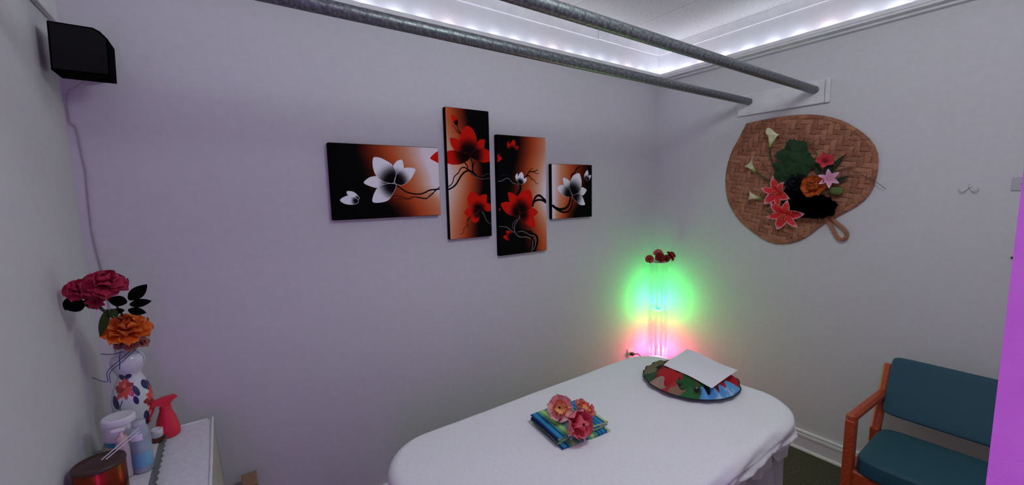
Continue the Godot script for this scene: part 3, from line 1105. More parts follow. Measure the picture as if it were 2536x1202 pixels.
# ---------------------------------------------------------------- corner lamp
func make_lamp() -> void:
	var o := thing("column_lamp", "column lamp of clear rods in the corner, glowing green above and pink below", "lamp", Vector3(-0.135, 0, 0.135))
	var acr := mat("clear_acrylic", Color(0.95, 0.97, 0.97, 0.1), 0.05)
	acr.transparency = BaseMaterial3D.TRANSPARENCY_ALPHA
	var white: Material = M["white"]
	var g := geo()
	g.lathe([[0.0, 0.0], [0.1, 0.0], [0.105, 0.01], [0.1, 0.03], [0.075, 0.04], [0.0, 0.04]], 32)
	part("base", g, white, o)
	for q in [[0.300, 0.07, "lower_plate"], [0.700, 0.045, "middle_plate"], [1.066, 0.066, "top_plate"]]:
		g = geo()
		g.lathe([[0.0, q[0]], [q[1] + 0.001, q[0]], [q[1] + 0.002, q[0] + 0.003], [q[1] + 0.001, q[0] + 0.006], [0.0, q[0] + 0.006]], 32)
		part(q[2], g, acr if q[2] == "middle_plate" else white, o)
	for lv in [[0.04, 0.300, 0.064], [0.306, 0.700, 0.064], [0.706, 1.066, 0.058]]:
		for k in 10:
			var a := k / 10.0 * TAU + 0.2
			g = geo(shift(cos(a) * lv[2], 0, sin(a) * lv[2]))
			g.lathe([[0.0, lv[0]], [0.011, lv[0]], [0.011, lv[1]], [0.0, lv[1]]], 14)
			part("rod", g, acr, o)
	var lights := [[0.735, Color(0.0, 1.0, 0.42), 0.108, "green_bulb"], [0.334, Color(1.0, 0.27, 0.48), 0.11, "pink_bulb"]]
	for q in lights:
		g = geo(shift(0, q[0], 0))
		g.lathe([[0.0, -0.028], [0.014, -0.028], [0.014, -0.024], [0.011, -0.021], [0.0, -0.02]], 20)
		part(q[3], g, glow(q[3] + "_light", q[1], 1.0), o)
		omni(o, Vector3(0, q[0] + 0.022, 0), q[1], q[2], 0.03)
	# flowers resting on the top plate
	var fl := [[Vector3(-0.20, 1.092, 0.10), Vector3(-0.8, 0.4, 0.6), 0.034, lin(120, 20, 22), lin(196, 70, 60), lin(214, 110, 92), "salmon rose at the left edge of the lamp top"],
		[Vector3(-0.165, 1.105, 0.165), Vector3(-0.4, 0.6, 0.7), 0.042, lin(70, 8, 10), lin(150, 28, 28), lin(170, 46, 40), "dark red rose facing the room on the lamp top"],
		[Vector3(-0.13, 1.125, 0.125), Vector3(-0.4, 0.8, 0.4), 0.042, lin(180, 70, 66), lin(224, 120, 108), lin(236, 160, 146), "light pink rose, highest of the bunch on the lamp top"],
		[Vector3(-0.075, 1.11, 0.19), Vector3(0.2, 0.6, 0.8), 0.042, lin(80, 8, 10), lin(156, 30, 26), lin(176, 54, 44), "red rose at the right edge of the lamp top"],
		[Vector3(-0.12, 1.10, 0.19), Vector3(-0.3, 0.4, 0.9), 0.03, lin(90, 10, 12), lin(160, 40, 36), lin(180, 60, 52), "small red rose low at the front of the lamp top"]]
	var lm := mat("lamp_leaf", c8(52, 84, 40), 0.6)
	for q in fl:
		flower("artificial_rose", q[6], "flower", "roses on the lamp top", q[0], q[1], rose_layers(q[2], q[3], q[4], q[5]), rng.randf() * 60, [], [q[0], Vector3(q[0].x * 0.7 - 0.04, 1.078, q[0].z * 0.7 + 0.04)], lm, 0.002, [[q[0] - Vector3(0, 0.012, 0), Vector3(-0.5, 0.0, 0.5), 0.03, 0.018, Vector3.UP, lm]])
	# outlet and plug
	var p := thing("wall_outlet", "white double wall outlet low behind the table, left of the lamp", "outlet", Vector3(-0.288, 0.327, 0))
	g = geo()
	g.box(Vector3(0, 0, 0.003), Vector3(0.07, 0.115, 0.006), 0.002)
	part("plate", g, white, p)
	for s in [-1, 1]:
		g = geo()
		g.box(Vector3(0, s * 0.02, 0.007), Vector3(0.034, 0.028, 0.004), 0.0015)
		part("socket", g, mat("outlet_face", c8(225, 222, 215), 0.4), p)
	var c := thing("power_cord", "black plug and cord running from the outlet to the lamp", "cord", Vector3(-0.288, 0.347, 0.009))
	g = geo()
	g.box(Vector3(0, 0, 0.014), Vector3(0.028, 0.024, 0.028), 0.005)
	part("plug", g, mat("black_plastic", c8(14, 13, 14), 0.4), c)
	g = geo()
	g.tube(spline([Vector3(0.005, 0, 0.026), Vector3(0.03, 0.002, 0.04), Vector3(0.06, -0.03, 0.05), Vector3(0.085, -0.12, 0.06), Vector3(0.09, -0.3, 0.07), Vector3(0.1, -0.327, 0.09)], 6), 0.004, 0.004, 8)
	part("cord", g, M["black_plastic"], c)


# ---------------------------------------------------------------- woven fan
func make_fan() -> void:
	var outline := PackedVector2Array()
	var flat := [0.673, 2.01, 0.795, 2.018, 0.91, 2.019, 0.993, 2.013, 1.08, 1.993, 1.17, 1.953, 1.243, 1.897, 1.296, 1.84, 1.326, 1.784, 1.337, 1.726, 1.334, 1.653, 1.325, 1.595, 1.298, 1.537, 1.253, 1.49, 1.199, 1.454, 1.164, 1.426]
	flat += [1.12, 1.397, 1.083, 1.359, 1.045, 1.319, 1.005, 1.292, 0.955, 1.272, 0.885, 1.264, 0.809, 1.287, 0.739, 1.334, 0.666, 1.393, 0.611, 1.466, 0.576, 1.541, 0.562, 1.626, 0.559, 1.701, 0.577, 1.795, 0.596, 1.856, 0.63, 1.914, 0.658, 1.972]
	for k in range(0, flat.size(), 2):
		outline.append(Vector2(flat[k], flat[k + 1]))
	var cen := Vector2(0.95, 1.65)
	var o := thing("palm_fan", "large round woven palm leaf fan hung on the wall", "fan", Vector3(0, cen.y, cen.x))
	var put := func(p: Vector2, d: float) -> Vector3: return Vector3(-d, p.y - cen.y, p.x - cen.x)
	var straw := []
	var tones := [[c8(138, 86, 62), c8(176, 118, 88)], [c8(146, 92, 66), c8(184, 124, 94)], [c8(126, 76, 54), c8(166, 108, 80)], [c8(154, 98, 72), c8(192, 134, 102)]]
	for k in 4:
		straw.append(noisy("straw_%d" % k, tones[k], [0.25, 0.75], 5.0 + k, 0.05, 0.75, 0.0, 2.0))
	var g := geo(Transform3D(Basis(Vector3(0, 0, 1), Vector3.UP, Vector3(-1, 0, 0)), Vector3.ZERO))
	var local := PackedVector2Array()
	for p in outline:
		local.append((p - cen) * 0.985)
	g.prism(local, 0.006)
	part("backing", g, matte("straw_dark", c8(52, 28, 20)), o)
	var pitch := 0.0275
	var ang := deg_to_rad(-8.5)
	var dirs := [Vector2.from_angle(ang), Vector2.from_angle(ang - PI / 2)]
	for d in 2:
		var along: Vector2 = dirs[d]
		var across: Vector2 = dirs[1 - d]
		for k in range(-17, 18):
			var ends := []
			for e in [-0.45, 0.0, 0.45]:
				var lo := INF
				var hi := -INF
				var c = cen + across * (k + e) * pitch
				for q in outline.size():
					var a := outline[q]
					var b := outline[(q + 1) % outline.size()]
					var da = (a - c).dot(across)
					var db = (b - c).dot(across)
					if (da <= 0) != (db <= 0):
						var h = (a.lerp(b, da / (da - db)) - c).dot(along)
						lo = minf(lo, h)
						hi = maxf(hi, h)
				ends.append([lo, hi])
			if ends.any(func(v): return v[0] > v[1]) or ends[1][1] - ends[1][0] < 0.03:
				continue
			var j0 := floori(minf(ends[0][0], minf(ends[1][0], ends[2][0])) / pitch * 2)
			var j1 := ceili(maxf(ends[0][1], maxf(ends[1][1], ends[2][1])) / pitch * 2)
			var up := func(j: int) -> float: return 1.0 if (posmod(j + k, 4) < 2) == (d == 0) else -1.0
			g = geo()
			g.grid(2, j1 - j0, func(u, s):
				var e := roundi(u * 2)
				var jj := j0 + roundi(s * (j1 - j0))
				var h := 0.0
				if posmod(jj, 2) == 0:
					h = up.call(jj / 2)
				else:
					h = (up.call((jj - 1) / 2) + up.call((jj + 1) / 2)) * 0.5
				var p = cen + across * (k + [-0.45, 0.0, 0.45][e]) * pitch + along * clampf(jj * pitch / 2, ends[e][0], ends[e][1])
				return put.call(p, 0.0125 + 0.0038 * h + (0.0016 if e == 1 else 0.0)), false)
			part("strip", g, straw[rng.randi() % 4], o)
	# folded binding all round, in overlapping laps
	var ring := []
	for k in outline.size():
		ring.append(outline[k])
	ring.append(outline[0])
	var smooth := spline(ring, 8)
	var lens := [0.0]
	for k in range(1, smooth.size()):
		lens.append(lens[-1] + smooth[k].distance_to(smooth[k - 1]))
	var laps := 58
	for k in laps:
		var pts := []
		for e in 2:
			var want: float = lens[-1] * (k + e * 1.18) / laps
			want = fposmod(want, lens[-1])
			var j := 1
			while j < smooth.size() - 1 and lens[j] < want:
				j += 1
			pts.append(smooth[j - 1].lerp(smooth[j], (want - lens[j - 1]) / maxf(1e-6, lens[j] - lens[j - 1])))
		var a: Vector2 = pts[0]
		var b: Vector2 = pts[1]
		var inn := (cen - (a + b) / 2).normalized()
		g = geo()
		g.grid(4, 4, func(u, s):
			var p: Vector2 = a.lerp(b, u) + inn * lerpf(-0.006, 0.026 - 0.008 * u, s)
			return put.call(p, 0.008 + 0.011 * sin(PI * (0.08 + 0.84 * s)) + 0.003 * u), false)
		part("binding", g, straw[(k * 7 + k / 3) % 4], o)
	# handle: a bound stalk bent into a loop
	g = geo()
	var hp := []
	for q in [[1.135, 1.43], [1.158, 1.39], [1.178, 1.35], [1.194, 1.322], [1.212, 1.311], [1.231, 1.322], [1.235, 1.346], [1.218, 1.372], [1.19, 1.398], [1.155, 1.43]]:
		hp.append(put.call(Vector2(q[0], q[1]), 0.02))
	g.tube(spline(hp, 6), 0.0095, 0.0095, 10)
	part("handle", g, straw[1], o)

	var D := 0.05   # the flowers stand off the weave
	var W := func(z: float, y: float, d := 0.05) -> Vector3: return Vector3(-d, y, z)
	var green := mat("calla_stem", c8(44, 62, 34), 0.6)
	# three callas
	var callas := [[W.call(0.838, 1.848), Vector3(-0.12, 0.95, 0.2), [W.call(0.838, 1.848), W.call(0.84, 1.79, 0.04), W.call(0.87, 1.71, 0.035), W.call(0.94, 1.645, 0.03)], "white calla lily at the top left of the fan", 0.1],
		[W.call(0.758, 1.706), Vector3(-0.3, 0.75, -0.45), [W.call(0.758, 1.706), W.call(0.80, 1.67, 0.04), W.call(0.86, 1.635, 0.03), W.call(0.92, 1.62, 0.03)], "white calla lily at the left middle of the fan", 0.082],
		[W.call(0.80, 1.54), Vector3(-0.3, 0.25, -0.85), [W.call(0.80, 1.54), W.call(0.84, 1.54, 0.04), W.call(0.89, 1.545, 0.03), W.call(0.93, 1.56, 0.03)], "pale yellow calla lily lowest at the left of the fan", 0.085]]
	var spm := tinted("calla", 0.6)
	for c in callas:
		var f := thing("calla_lily", c[3], "flower", c[0], "calla lilies on the fan")
		g = geo(Transform3D(facing(c[1], 0.0), Vector3.ZERO))
		var hgt: float = c[4]
		g.grid(20, 12, func(u, s):
			var a: float = (u - 0.5) * TAU * 0.94
			var r: float = hgt * (0.08 + 0.17 * pow(s, 1.3) + 0.1 * pow(s, 5.0))
			var lip: float = hgt * (0.75 + 0.35 * pow(maxf(0.0, cos(a)), 2.0)) * s
			return Vector3(sin(a) * r, cos(a) * r + hgt * 0.16 * pow(s, 3.0) * maxf(0.0, cos(a)), lip), false,
			func(_u, s): return lin(130, 148, 56).lerp(lin(226, 226, 186), smoothstep(0.1, 0.6, s)))
		part("spathe", g, spm, f)
		g = geo(Transform3D(facing(c[1], 0.0), Vector3.ZERO))
		g.tube([Vector3(0, 0, 0.01), Vector3(0, 0, hgt * 0.5), Vector3(0, 0, hgt * 0.7)], 0.003, 0.0025, 8)
		part("spadix", g, mat("spadix", c8(206, 180, 70), 0.8), f)
		g = geo(shift(-c[0].x, -c[0].y, -c[0].z))
		g.tube(spline(c[2], 6), 0.0045, 0.004, 8)
		part("stem", g, green, f)
	# broad dark green leaves
	var lfm := noisy("broad_leaf", [c8(8, 36, 10), c8(26, 76, 24)], [0.2, 0.8], 10.0, 0.06, 0.8)
	var lvs := [[0.965, 1.80, 0.085, 0.6, "topmost of the broad dark green leaves on the fan"], [1.01, 1.74, 0.08, 0.1, "right one of the broad dark green leaves on the fan"], [0.92, 1.70, 0.07, 1.4, "left one of the broad dark green leaves on the fan"], [0.985, 1.69, 0.06, 0.4, "lowest of the broad dark green leaves on the fan"]]
	for q in lvs:
		g = geo()
		g.grid(80, 4, func(u, s):
			var a: float = u * TAU
			var r: float = q[2] * s * (0.82 + 0.1 * cos(3 * a + q[3]) + 0.12 * cos(5 * a) * s + 0.1 * absf(sin(a * 11)) * s)
			return Vector3(-0.005 * cos(5 * a) * s - 0.012 * (1 - s), sin(a) * r, cos(a) * r), true)
		tag(part("broad_leaf", g, lfm, self, Transform3D(Basis(Vector3.UP, 0.15 - 0.1 * q[3]) * Basis(Vector3.RIGHT, q[3]), Vector3(-0.055 + 0.008 * q[3], q[1], q[0]))), q[4], "leaf", "broad leaves on the fan")
	# two stargazer lilies, a pink lily, a small red lily
	var star := func(l: float, op: float) -> Array: return [[3, l, l * 0.5, op, 0.12, 0.7, 0.45, 0.8, l * 0.03, lin(206, 14, 24), lin(222, 34, 52), lin(244, 190, 198)], [3, l * 0.95, l * 0.38, op + 4, 0.1, 0.8, 0.45, 0.8, l * 0.02, lin(214, 26, 26), lin(226, 40, 54), lin(246, 194, 200)]]
	var lil := [[W.call(0.905, 1.575, 0.06), Vector3(-0.85, -0.1, -0.25), star.call(0.112, 36.0), 8.0, "upper of the two pink red stargazer lilies on the fan"], [W.call(0.945, 1.45, 0.06), Vector3(-0.85, -0.35, 0.05), star.call(0.112, 32.0), 40.0, "lower of the two pink red stargazer lilies on the fan"]]
	for q in lil:
		var f := flower("stargazer_lily", q[4], "flower", "stargazer lilies on the fan", q[0], q[1], q[2], q[3], [])
		var fb := facing(q[1], 0)
		for k in 6:
			g = geo()
			var tip := Vector3(cos(k * 1.05) * 0.018, sin(k * 1.05) * 0.018, 0.05)
			g.tube(spline([Vector3.ZERO, tip * 0.5 + Vector3(0, 0, 0.01), tip], 4), 0.0012, 0.0012, 5)
			g.pad(tip, Vector3(0.008, 0.004, 0.004), 1.0, 8, 5)
			part("stamen", g, mat("stamen", c8(190, 140, 90), 0.7), f, Transform3D(fb, Vector3.ZERO))
	flower("pink_lily", "small pale pink lily at the right on the fan", "flower", "", W.call(1.155, 1.645, 0.075), Vector3(-0.9, 0.1, 0.2), [[6, 0.056, 0.024, 24.0, 0.1, 0.4, 0.42, 0.8, 0.0, lin(206, 130, 168), lin(218, 150, 184), lin(246, 228, 236)]], 4.0, [0.006, lin(190, 180, 140)])
	flower("red_lily", "small red flower at the upper right of the bunch on the fan", "flower", "", W.call(1.125, 1.742, 0.06), Vector3(-0.8, 0.2, 0.3), [[5, 0.05, 0.034, 34.0, 0.15, 0.3, 0.6, 0.6, 0.004, lin(120, 12, 24), lin(196, 40, 56), lin(214, 74, 84)]], 20.0, [0.005, lin(120, 20, 30)])
	flower("orange_ranunculus", "round orange flower in the middle of the bunch on the fan", "flower", "", W.call(1.085, 1.604, 0.06), Vector3(-0.95, 0.1, 0.1), [[7, 0.074, 0.06, 22.0, 0.25, -0.3, 0.7, 0.5, 0.004, lin(150, 50, 10), lin(196, 86, 22), lin(206, 104, 34)], [6, 0.06, 0.052, 48.0, 0.3, -0.6, 0.7, 0.5, 0.003, lin(150, 46, 10), lin(196, 80, 20), lin(200, 96, 30)], [5, 0.044, 0.042, 70.0, 0.35, -0.8, 0.7, 0.5, 0.0, lin(130, 36, 8), lin(180, 66, 16), lin(190, 86, 26)]], 0.0, [0.014, lin(120, 36, 8)])
	var navy := func(l: float, t: int) -> Array: return [[7, l, l * 0.8, 18.0, 0.2, 0.4, 0.65, 0.55, 0.005, lin(2, 2, 4), lin(t - 6, t - 6, t), lin(t, t, t + 12)], [6, l * 0.75, l * 0.7, 45.0, 0.3, 0.2, 0.65, 0.55, 0.004, lin(2, 2, 4), lin(t - 6, t - 6, t), lin(t - 2, t - 2, t + 8)], [4, l * 0.5, l * 0.5, 72.0, 0.3, -0.3, 0.65, 0.55, 0.0, lin(2, 2, 4), lin(t - 6, t - 6, t), lin(t - 4, t - 4, t + 4)]]
	var dk := [[0.99, 1.635, 0.06, 44, "grey navy flower above the black ones on the fan"], [0.985, 1.545, 0.075, 10, "black flower at the middle of the bunch on the fan"], [1.075, 1.50, 0.085, 9, "large black flower at the lower right on the fan"], [1.135, 1.485, 0.065, 9, "black flower nearest the handle of the fan"], [1.01, 1.48, 0.06, 9, "black flower lowest of the bunch, beside the lower lily"]]
	for q in dk:
		flower("dark_flower", q[4], "flower", "dark flowers on the fan", W.call(q[0], q[1], 0.05), Vector3(-0.95, rng.randf_range(-0.2, 0.2), rng.randf_range(-0.2, 0.2)), navy.call(q[2], q[3]), rng.randf() * 60, [])
	# blades, sprigs and the seed head
	var blade := mat("blade_leaf", c8(34, 56, 30), 0.6)
	var bl := [[Vector2(1.12, 1.66), Vector2(1.215, 1.775), 0.03, "long dark leaf blade pointing up right behind the red flower"], [Vector2(1.12, 1.66), Vector2(1.16, 1.74), 0.04, "short dark leaf blade below the small red flower"], [Vector2(1.16, 1.62), Vector2(1.235, 1.655), 0.028, "dark leaf blade right of the pale pink lily"], [Vector2(1.10, 1.68), Vector2(1.075, 1.72), 0.03, "dark leaf blade between orange flower and broad leaves"]]
	for q in bl:
		var a: Vector3 = W.call(q[0].x, q[0].y, 0.035)
		var b: Vector3 = W.call(q[1].x, q[1].y, 0.05)
		var y := (b - a).normalized()
		var x := y.cross(Vector3(-1, 0, 0)).normalized()
		tag(part("leaf_blade", petal_mesh(a.distance_to(b), q[2], 0.2, 0.1, 0.4, 1.0, 0.0, Color.WHITE, Color.WHITE, Color.WHITE), blade, self, Transform3D(Basis(x, y, x.cross(y)), a)), q[3], "leaf", "leaf blades on the fan")
	g = geo()
	g.pad(Vector3.ZERO, Vector3(0.03, 0.042, 0.066), 0.8, 20, 12)
	tag(part("green_pod", g, noisy("pod", [c8(60, 78, 34), c8(124, 140, 70)], [0.35, 0.65], 30.0, 0.1, 0.8), self, Transform3D(Basis(Vector3.RIGHT, 0.15), W.call(1.182, 1.578, 0.05))), "knobbly green pod below the pale pink lily", "pod")
	var sprig := mat("sprig", c8(46, 44, 34), 0.8)
	var sp := [[[1.165, 1.675, 1.20, 1.695, 1.245, 1.70], 0.003, "dark curved twig right of the pale pink lily"], [[1.18, 1.655, 1.27, 1.66, 1.33, 1.63, 1.385, 1.583], 0.0016, "long thin grass stem reaching past the right edge of the fan"], [[0.87, 1.62, 0.80, 1.745, 0.76, 1.79], 0.0014, "thin grass stem left of the topmost calla"], [[0.90, 1.66, 0.85, 1.76, 0.835, 1.78], 0.0014, "thin grass stem beside the calla stem"], [[1.0, 1.80, 1.06, 1.86, 1.09, 1.88], 0.0012, "thin dry stem above the broad leaves"], [[1.08, 1.78, 1.03, 1.86, 1.0, 1.87], 0.0012, "thin dry stem crossing above the broad leaves"]]
	for q in sp:
		var pts := []
		for k in range(0, q[0].size(), 2):
			pts.append(W.call(q[0][k], q[0][k + 1], 0.034))
		g = geo()
		g.tube(spline(pts, 6), q[1], q[1] * 0.7, 6)
		tag(part("dry_sprig", g, sprig, self), q[2], "sprig", "sprigs on the fan")
	g = geo()
	g.tube(spline([W.call(0.93, 1.51, 0.04), W.call(0.88, 1.5, 0.05), W.call(0.83, 1.47, 0.04)], 6), 0.006, 0.003, 8)
	tag(part("grass_plume", g, mat("plume", c8(150, 136, 110), 0.8), self), "pale dry grass plume left of the lower stargazer lily", "grass")


# ---------------------------------------------------------------- chair
func make_chair() -> void:
	var wood := noisy("chair_wood", [c8(160, 60, 28), c8(178, 72, 34), c8(190, 82, 40)], [0.2, 0.5, 0.8], 3.0, 0.02, 0.4)
	wood.uv1_scale = Vector3(3, 16, 16)
	wood.uv1_world_triplanar = false
	var teal := noisy("teal_cloth", [c8(26, 70, 84), c8(38, 86, 100)], [0.2, 0.8], 14.0, 0.1, 0.7, 0.0, 2.0)
	var o := thing("armchair", "low wooden armchair with teal upholstered seat and back", "chair", Vector3(-0.45, 0, 1.765))
	var sh := Transform3D(Basis(), Vector3(0.45, 0, -1.765))
	for s in [-1, 1]:
		var z: float = 1.765 + s * 0.278
		var g := geo(sh)
		g.bar(Vector3(-0.335, 0, z), Vector3(-0.335, 0.46, z), 0.034, 0.045, Vector3.RIGHT)
		g.bar(Vector3(-0.335, 0.44, z), Vector3(-0.195, 0.735, z), 0.034, 0.045, Vector3.RIGHT, 0.008)
		part("back_post", g, wood, o)
		g = geo(sh)
		g.bar(Vector3(-0.705, 0, z), Vector3(-0.695, 0.622, z), 0.034, 0.048, Vector3.RIGHT)
		part("front_leg", g, wood, o)
		g = geo(sh)
		g.bar(Vector3(-0.715, 0.632, z), Vector3(-0.26, 0.605, z), 0.036, 0.036, Vector3.UP, 0.01)
		part("armrest", g, wood, o)
		g = geo(sh)
		g.bar(Vector3(-0.69, 0.36, z), Vector3(-0.335, 0.36, z), 0.026, 0.06, Vector3.UP)
		part("side_rail", g, wood, o)
	var g2 := geo(sh)
	g2.bar(Vector3(-0.69, 0.365, 1.49), Vector3(-0.69, 0.365, 2.04), 0.026, 0.065, Vector3.UP)
	part("front_rail", g2, wood, o)
	g2 = geo(sh)
	g2.bar(Vector3(-0.335, 0.36, 1.49), Vector3(-0.335, 0.36, 2.04), 0.026, 0.06, Vector3.UP)
	part("rear_rail", g2, wood, o)
	g2 = geo(sh)
	g2.pad(Vector3(-0.515, 0.43, 1.765), Vector3(0.40, 0.085, 0.52), 0.24, 56, 20)
	part("seat", g2, teal, o)
	var tilt := Basis(Vector3.BACK, -0.43)
	g2 = geo(sh * Transform3D(tilt, Vector3(-0.262, 0.655, 1.765)))
	g2.pad(Vector3(0, 0, 0), Vector3(0.06, 0.275, 0.52), 0.14, 56, 20)
	part("backrest", g2, teal, o)


# ---------------------------------------------------------------- side table and what stands on it
func make_side_table() -> void:
	var top := 0.79
	var x1 := -2.897
	var z0 := 0.165
	var t := thing("side_table", "narrow side table under a white cloth by the left wall", "table", Vector3(-3.045, 0, 0.6))
	var wood: Material = mat("table_wood", c8(150, 110, 70), 0.6)
	var g := geo()
	g.box(Vector3(0, top - 0.022, 0), Vector3(0.27, 0.03, 0.82), 0.003)
	part("tabletop", g, wood, t)
	for sx in [-1, 1]:
		for sz in [-1, 1]:
			g = geo()
			g.box(Vector3(sx * 0.11, (top - 0.037) / 2, sz * 0.37), Vector3(0.04, top - 0.037, 0.04), 0.004)
			part("leg", g, wood, t)
	var c := thing("tablecloth", "white tablecloth with rolled edge hanging down the narrow side table", "tablecloth", Vector3(-3.045, 0, 0.6))
	var cl := noisy("table_cloth", [Color(0.84, 0.84, 0.87), Color(0.88, 0.88, 0.9)], [0.2, 0.8], 4.0, 0.04, 0.85, 0.0, 1.0, 0.25)
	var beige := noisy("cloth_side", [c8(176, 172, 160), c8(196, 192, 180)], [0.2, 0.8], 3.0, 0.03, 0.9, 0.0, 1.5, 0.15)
	var sh := Transform3D(Basis(), Vector3(3.045, 0, -0.6))
	g = geo(sh)
	g.box(Vector3((LEFT + 0.012 + x1) / 2, top - 0.003, 0.6), Vector3(x1 - LEFT - 0.012, 0.006, 0.87), 0.002)
	part("cloth_top", g, cl, c)
	g = geo(sh)
	g.grid(60, 14, func(u, s):
		var z: float = lerpf(z0, 1.035, u)
		return Vector3(x1 + 0.004 + 0.03 * s + 0.008 * sin(z * 26.0 + 0.6) * s, top - 0.004 - 0.55 * s, z + 0.02 * s * (-1.0 if u < 0.02 else 0.0)), false)
	part("cloth_drop", g, beige, c)
	g = geo(sh)
	g.grid(20, 12, func(u, s):
		var x: float = lerpf(LEFT + 0.02, x1 + 0.004 + 0.03 * s, u)
		return Vector3(x, top - 0.004 - 0.55 * s, z0 - 0.004 - 0.02 * s + 0.006 * sin(x * 30.0) * s), false)
	part("cloth_drop", g, beige, c)
	g = geo(sh)
	g.tube([Vector3(LEFT + 0.02, top + 0.002, z0), Vector3(-3.0, top + 0.002, z0), Vector3(x1 - 0.012, top + 0.002, z0)], 0.004, 0.004, 8)
	g.tube([Vector3(x1 + 0.002, top + 0.001, z0 - 0.002), Vector3(x1 + 0.003, top, 0.45), Vector3(x1 + 0.002, top + 0.001, 1.03)], 0.005, 0.004, 8)
	part("rolled_hem", g, M["white"], c)
	# wavy-edged silver tray
	var silver := noisy("tray_metal", [c8(132, 140, 136), c8(164, 172, 166)], [0.2, 0.8], 6.0, 0.05, 0.4, 0.3)
	var tr := thing("tray", "grey metal tray with a wavy rim under the bottles", "tray", Vector3(-3.1, top + 0.001, 0.48))
	g = geo()
	g.grid(420, 5, func(u, s):
		var q := ring_point(u, 0, 0, 0.066, 0.29, 0.03)
		var w: float = s if s > 0.75 else s
		var wav: float = 0.0022 * sin(u * TAU * 42.0)
		var p: Vector2 = q[0]
		if s < 0.7:
			p *= s / 0.6
			return Vector3(p.x, 0.001, p.y)
		return Vector3(p.x + q[1].x * ((s - 0.6) * 0.045 + wav * (s - 0.6) * 2.5), 0.001 + (s - 0.6) * 0.05, p.y + q[1].y * ((s - 0.6) * 0.045 + wav)), true)
	part("dish", g, silver, tr)
	g = geo()
	g.box(Vector3(0, 0.0025, 0), Vector3(0.12, 0.002, 0.56), 0.0005)
	part("liner", g, M["white"], tr)

	# copper canister with a brown lid
	var y0 := top + 0.006
	var can := thing("copper_canister", "copper canister with a dark brown lid at the front of the tray", "canister", Vector3(-3.133, y0, 0.5))
	var copper := noisy("copper", [c8(110, 38, 22), c8(150, 60, 34)], [0.2, 0.8], 3.0, 0.02, 0.28, 0.85)
	g = geo()
	g.lathe([[0.0, 0.0], [0.05, 0.0], [0.0535, 0.004], [0.0535, 0.098], [0.0, 0.098]], 48)
	part("body", g, copper, can)
	var lidm := noisy("brown_lid", [c8(56, 32, 28), c8(76, 46, 40)], [0.2, 0.8], 6.0, 0.03, 0.45)
	g = geo()
	g.lathe([[0.0, 0.094], [0.0545, 0.094], [0.0555, 0.097], [0.0545, 0.103], [0.050, 0.104], [0.048, 0.1015], [0.030, 0.1015], [0.028, 0.103], [0.024, 0.104], [0.0, 0.104]], 48)
	part("lid", g, lidm, can)

	# wipes canister: printed sleeve on a white tub
	var im := Image.create(256, 128, false, Image.FORMAT_RGB8)
	im.fill(c8(218, 216, 226))
	for px in 256:
		var u := px / 256.0
		var ya := 56 + int(10 * sin(u * TAU * 1.0 + 2.2))
		for y in range(ya, 128):
			var cc := c8(62, 150, 196)
			if y > ya + 12 and y < ya + 27:
				cc = c8(214, 204, 210)
			elif y > ya + 27:
				cc = c8(40, 132, 186)
			im.set_pixel(px, y, cc)
	for k in 8:   # the sleeve repeats its device round the tub
		fill(im, PackedVector2Array([Vector2(k * 64 + 40, 52), Vector2(k * 64 + 54, 44), Vector2(k * 64 + 58, 56), Vector2(k * 64 + 46, 68)]), func(_x, _y): return c8(196, 60, 74))
		im.fill_rect(Rect2i(k * 64 + 30, 86, 34, 42), c8(222, 222, 232))
		for s in [0, 14]:
			var bx: int = k * 64 + 34 + s
			for q in [[0, 90, 4, 24], [0, 90, 11, 4], [0, 100, 9, 4], [0, 110, 11, 4]]:
				im.fill_rect(Rect2i(bx + q[0], q[1], q[2], q[3]), c8(44, 52, 140))
	var sleeve := mat("wipes_sleeve", Color.WHITE, 0.45)
	sleeve.albedo_texture = ImageTexture.create_from_image(im)
	var wp := thing("wipes_canister", "white round wipes tub with a blue printed sleeve behind the copper canister", "canister", Vector3(-3.112, y0, 0.345))
	g = geo()
	g.grid(40, 14, func(u, s): return Vector3(0.038 * cos(u * TAU), 0.148 * (1 - s), 0.038 * sin(u * TAU)), true, null, true)
	part("tub", g, sleeve, wp)
	g = geo()
	g.lathe([[0.0385, 0.139], [0.0395, 0.141], [0.0395, 0.154], [0.037, 0.159], [0.032, 0.160], [0.03, 0.157], [0.0, 0.157]], 40)
	part("lid", g, mat("white_plastic", c8(226, 226, 234), 0.4), wp)

	# pump bottle with a white head
	var wpl: Material = M["white_plastic"]
	var pb := thing("pump_bottle", "small bottle with a white pump head between copper canister and wipes tub", "bottle", Vector3(-3.097, y0, 0.42))
	g = geo()
	g.lathe([[0.0, 0.0], [0.016, 0.0], [0.018, 0.004], [0.018, 0.085], [0.016, 0.1], [0.012, 0.105], [0.012, 0.115], [0.0, 0.115]], 28)
	part("bottle", g, mat("pale_plastic", c8(206, 190, 196), 0.4), pb)
	g = geo()
	g.lathe([[0.014, 0.105], [0.014, 0.122], [0.006, 0.126], [0.0045, 0.14], [0.0, 0.14]], 20)
	part("neck", g, mat("pink_plastic", c8(214, 184, 184), 0.4), pb)
	g = geo()
	g.pad(Vector3(-0.006, 0.144, 0.0), Vector3(0.032, 0.010, 0.014), 0.5, 24, 12)
	part("pump_head", g, wpl, pb)

	# clear bottle with a grey cap
	var cb := thing("clear_bottle", "clear plastic bottle with grey shoulder and light blue label", "bottle", Vector3(-3.058, y0, 0.415))
	var clear := mat("clear_plastic", Color(0.72, 0.8, 0.85, 0.45), 0.12)
	clear.transparency = BaseMaterial3D.TRANSPARENCY_ALPHA
	g = geo()
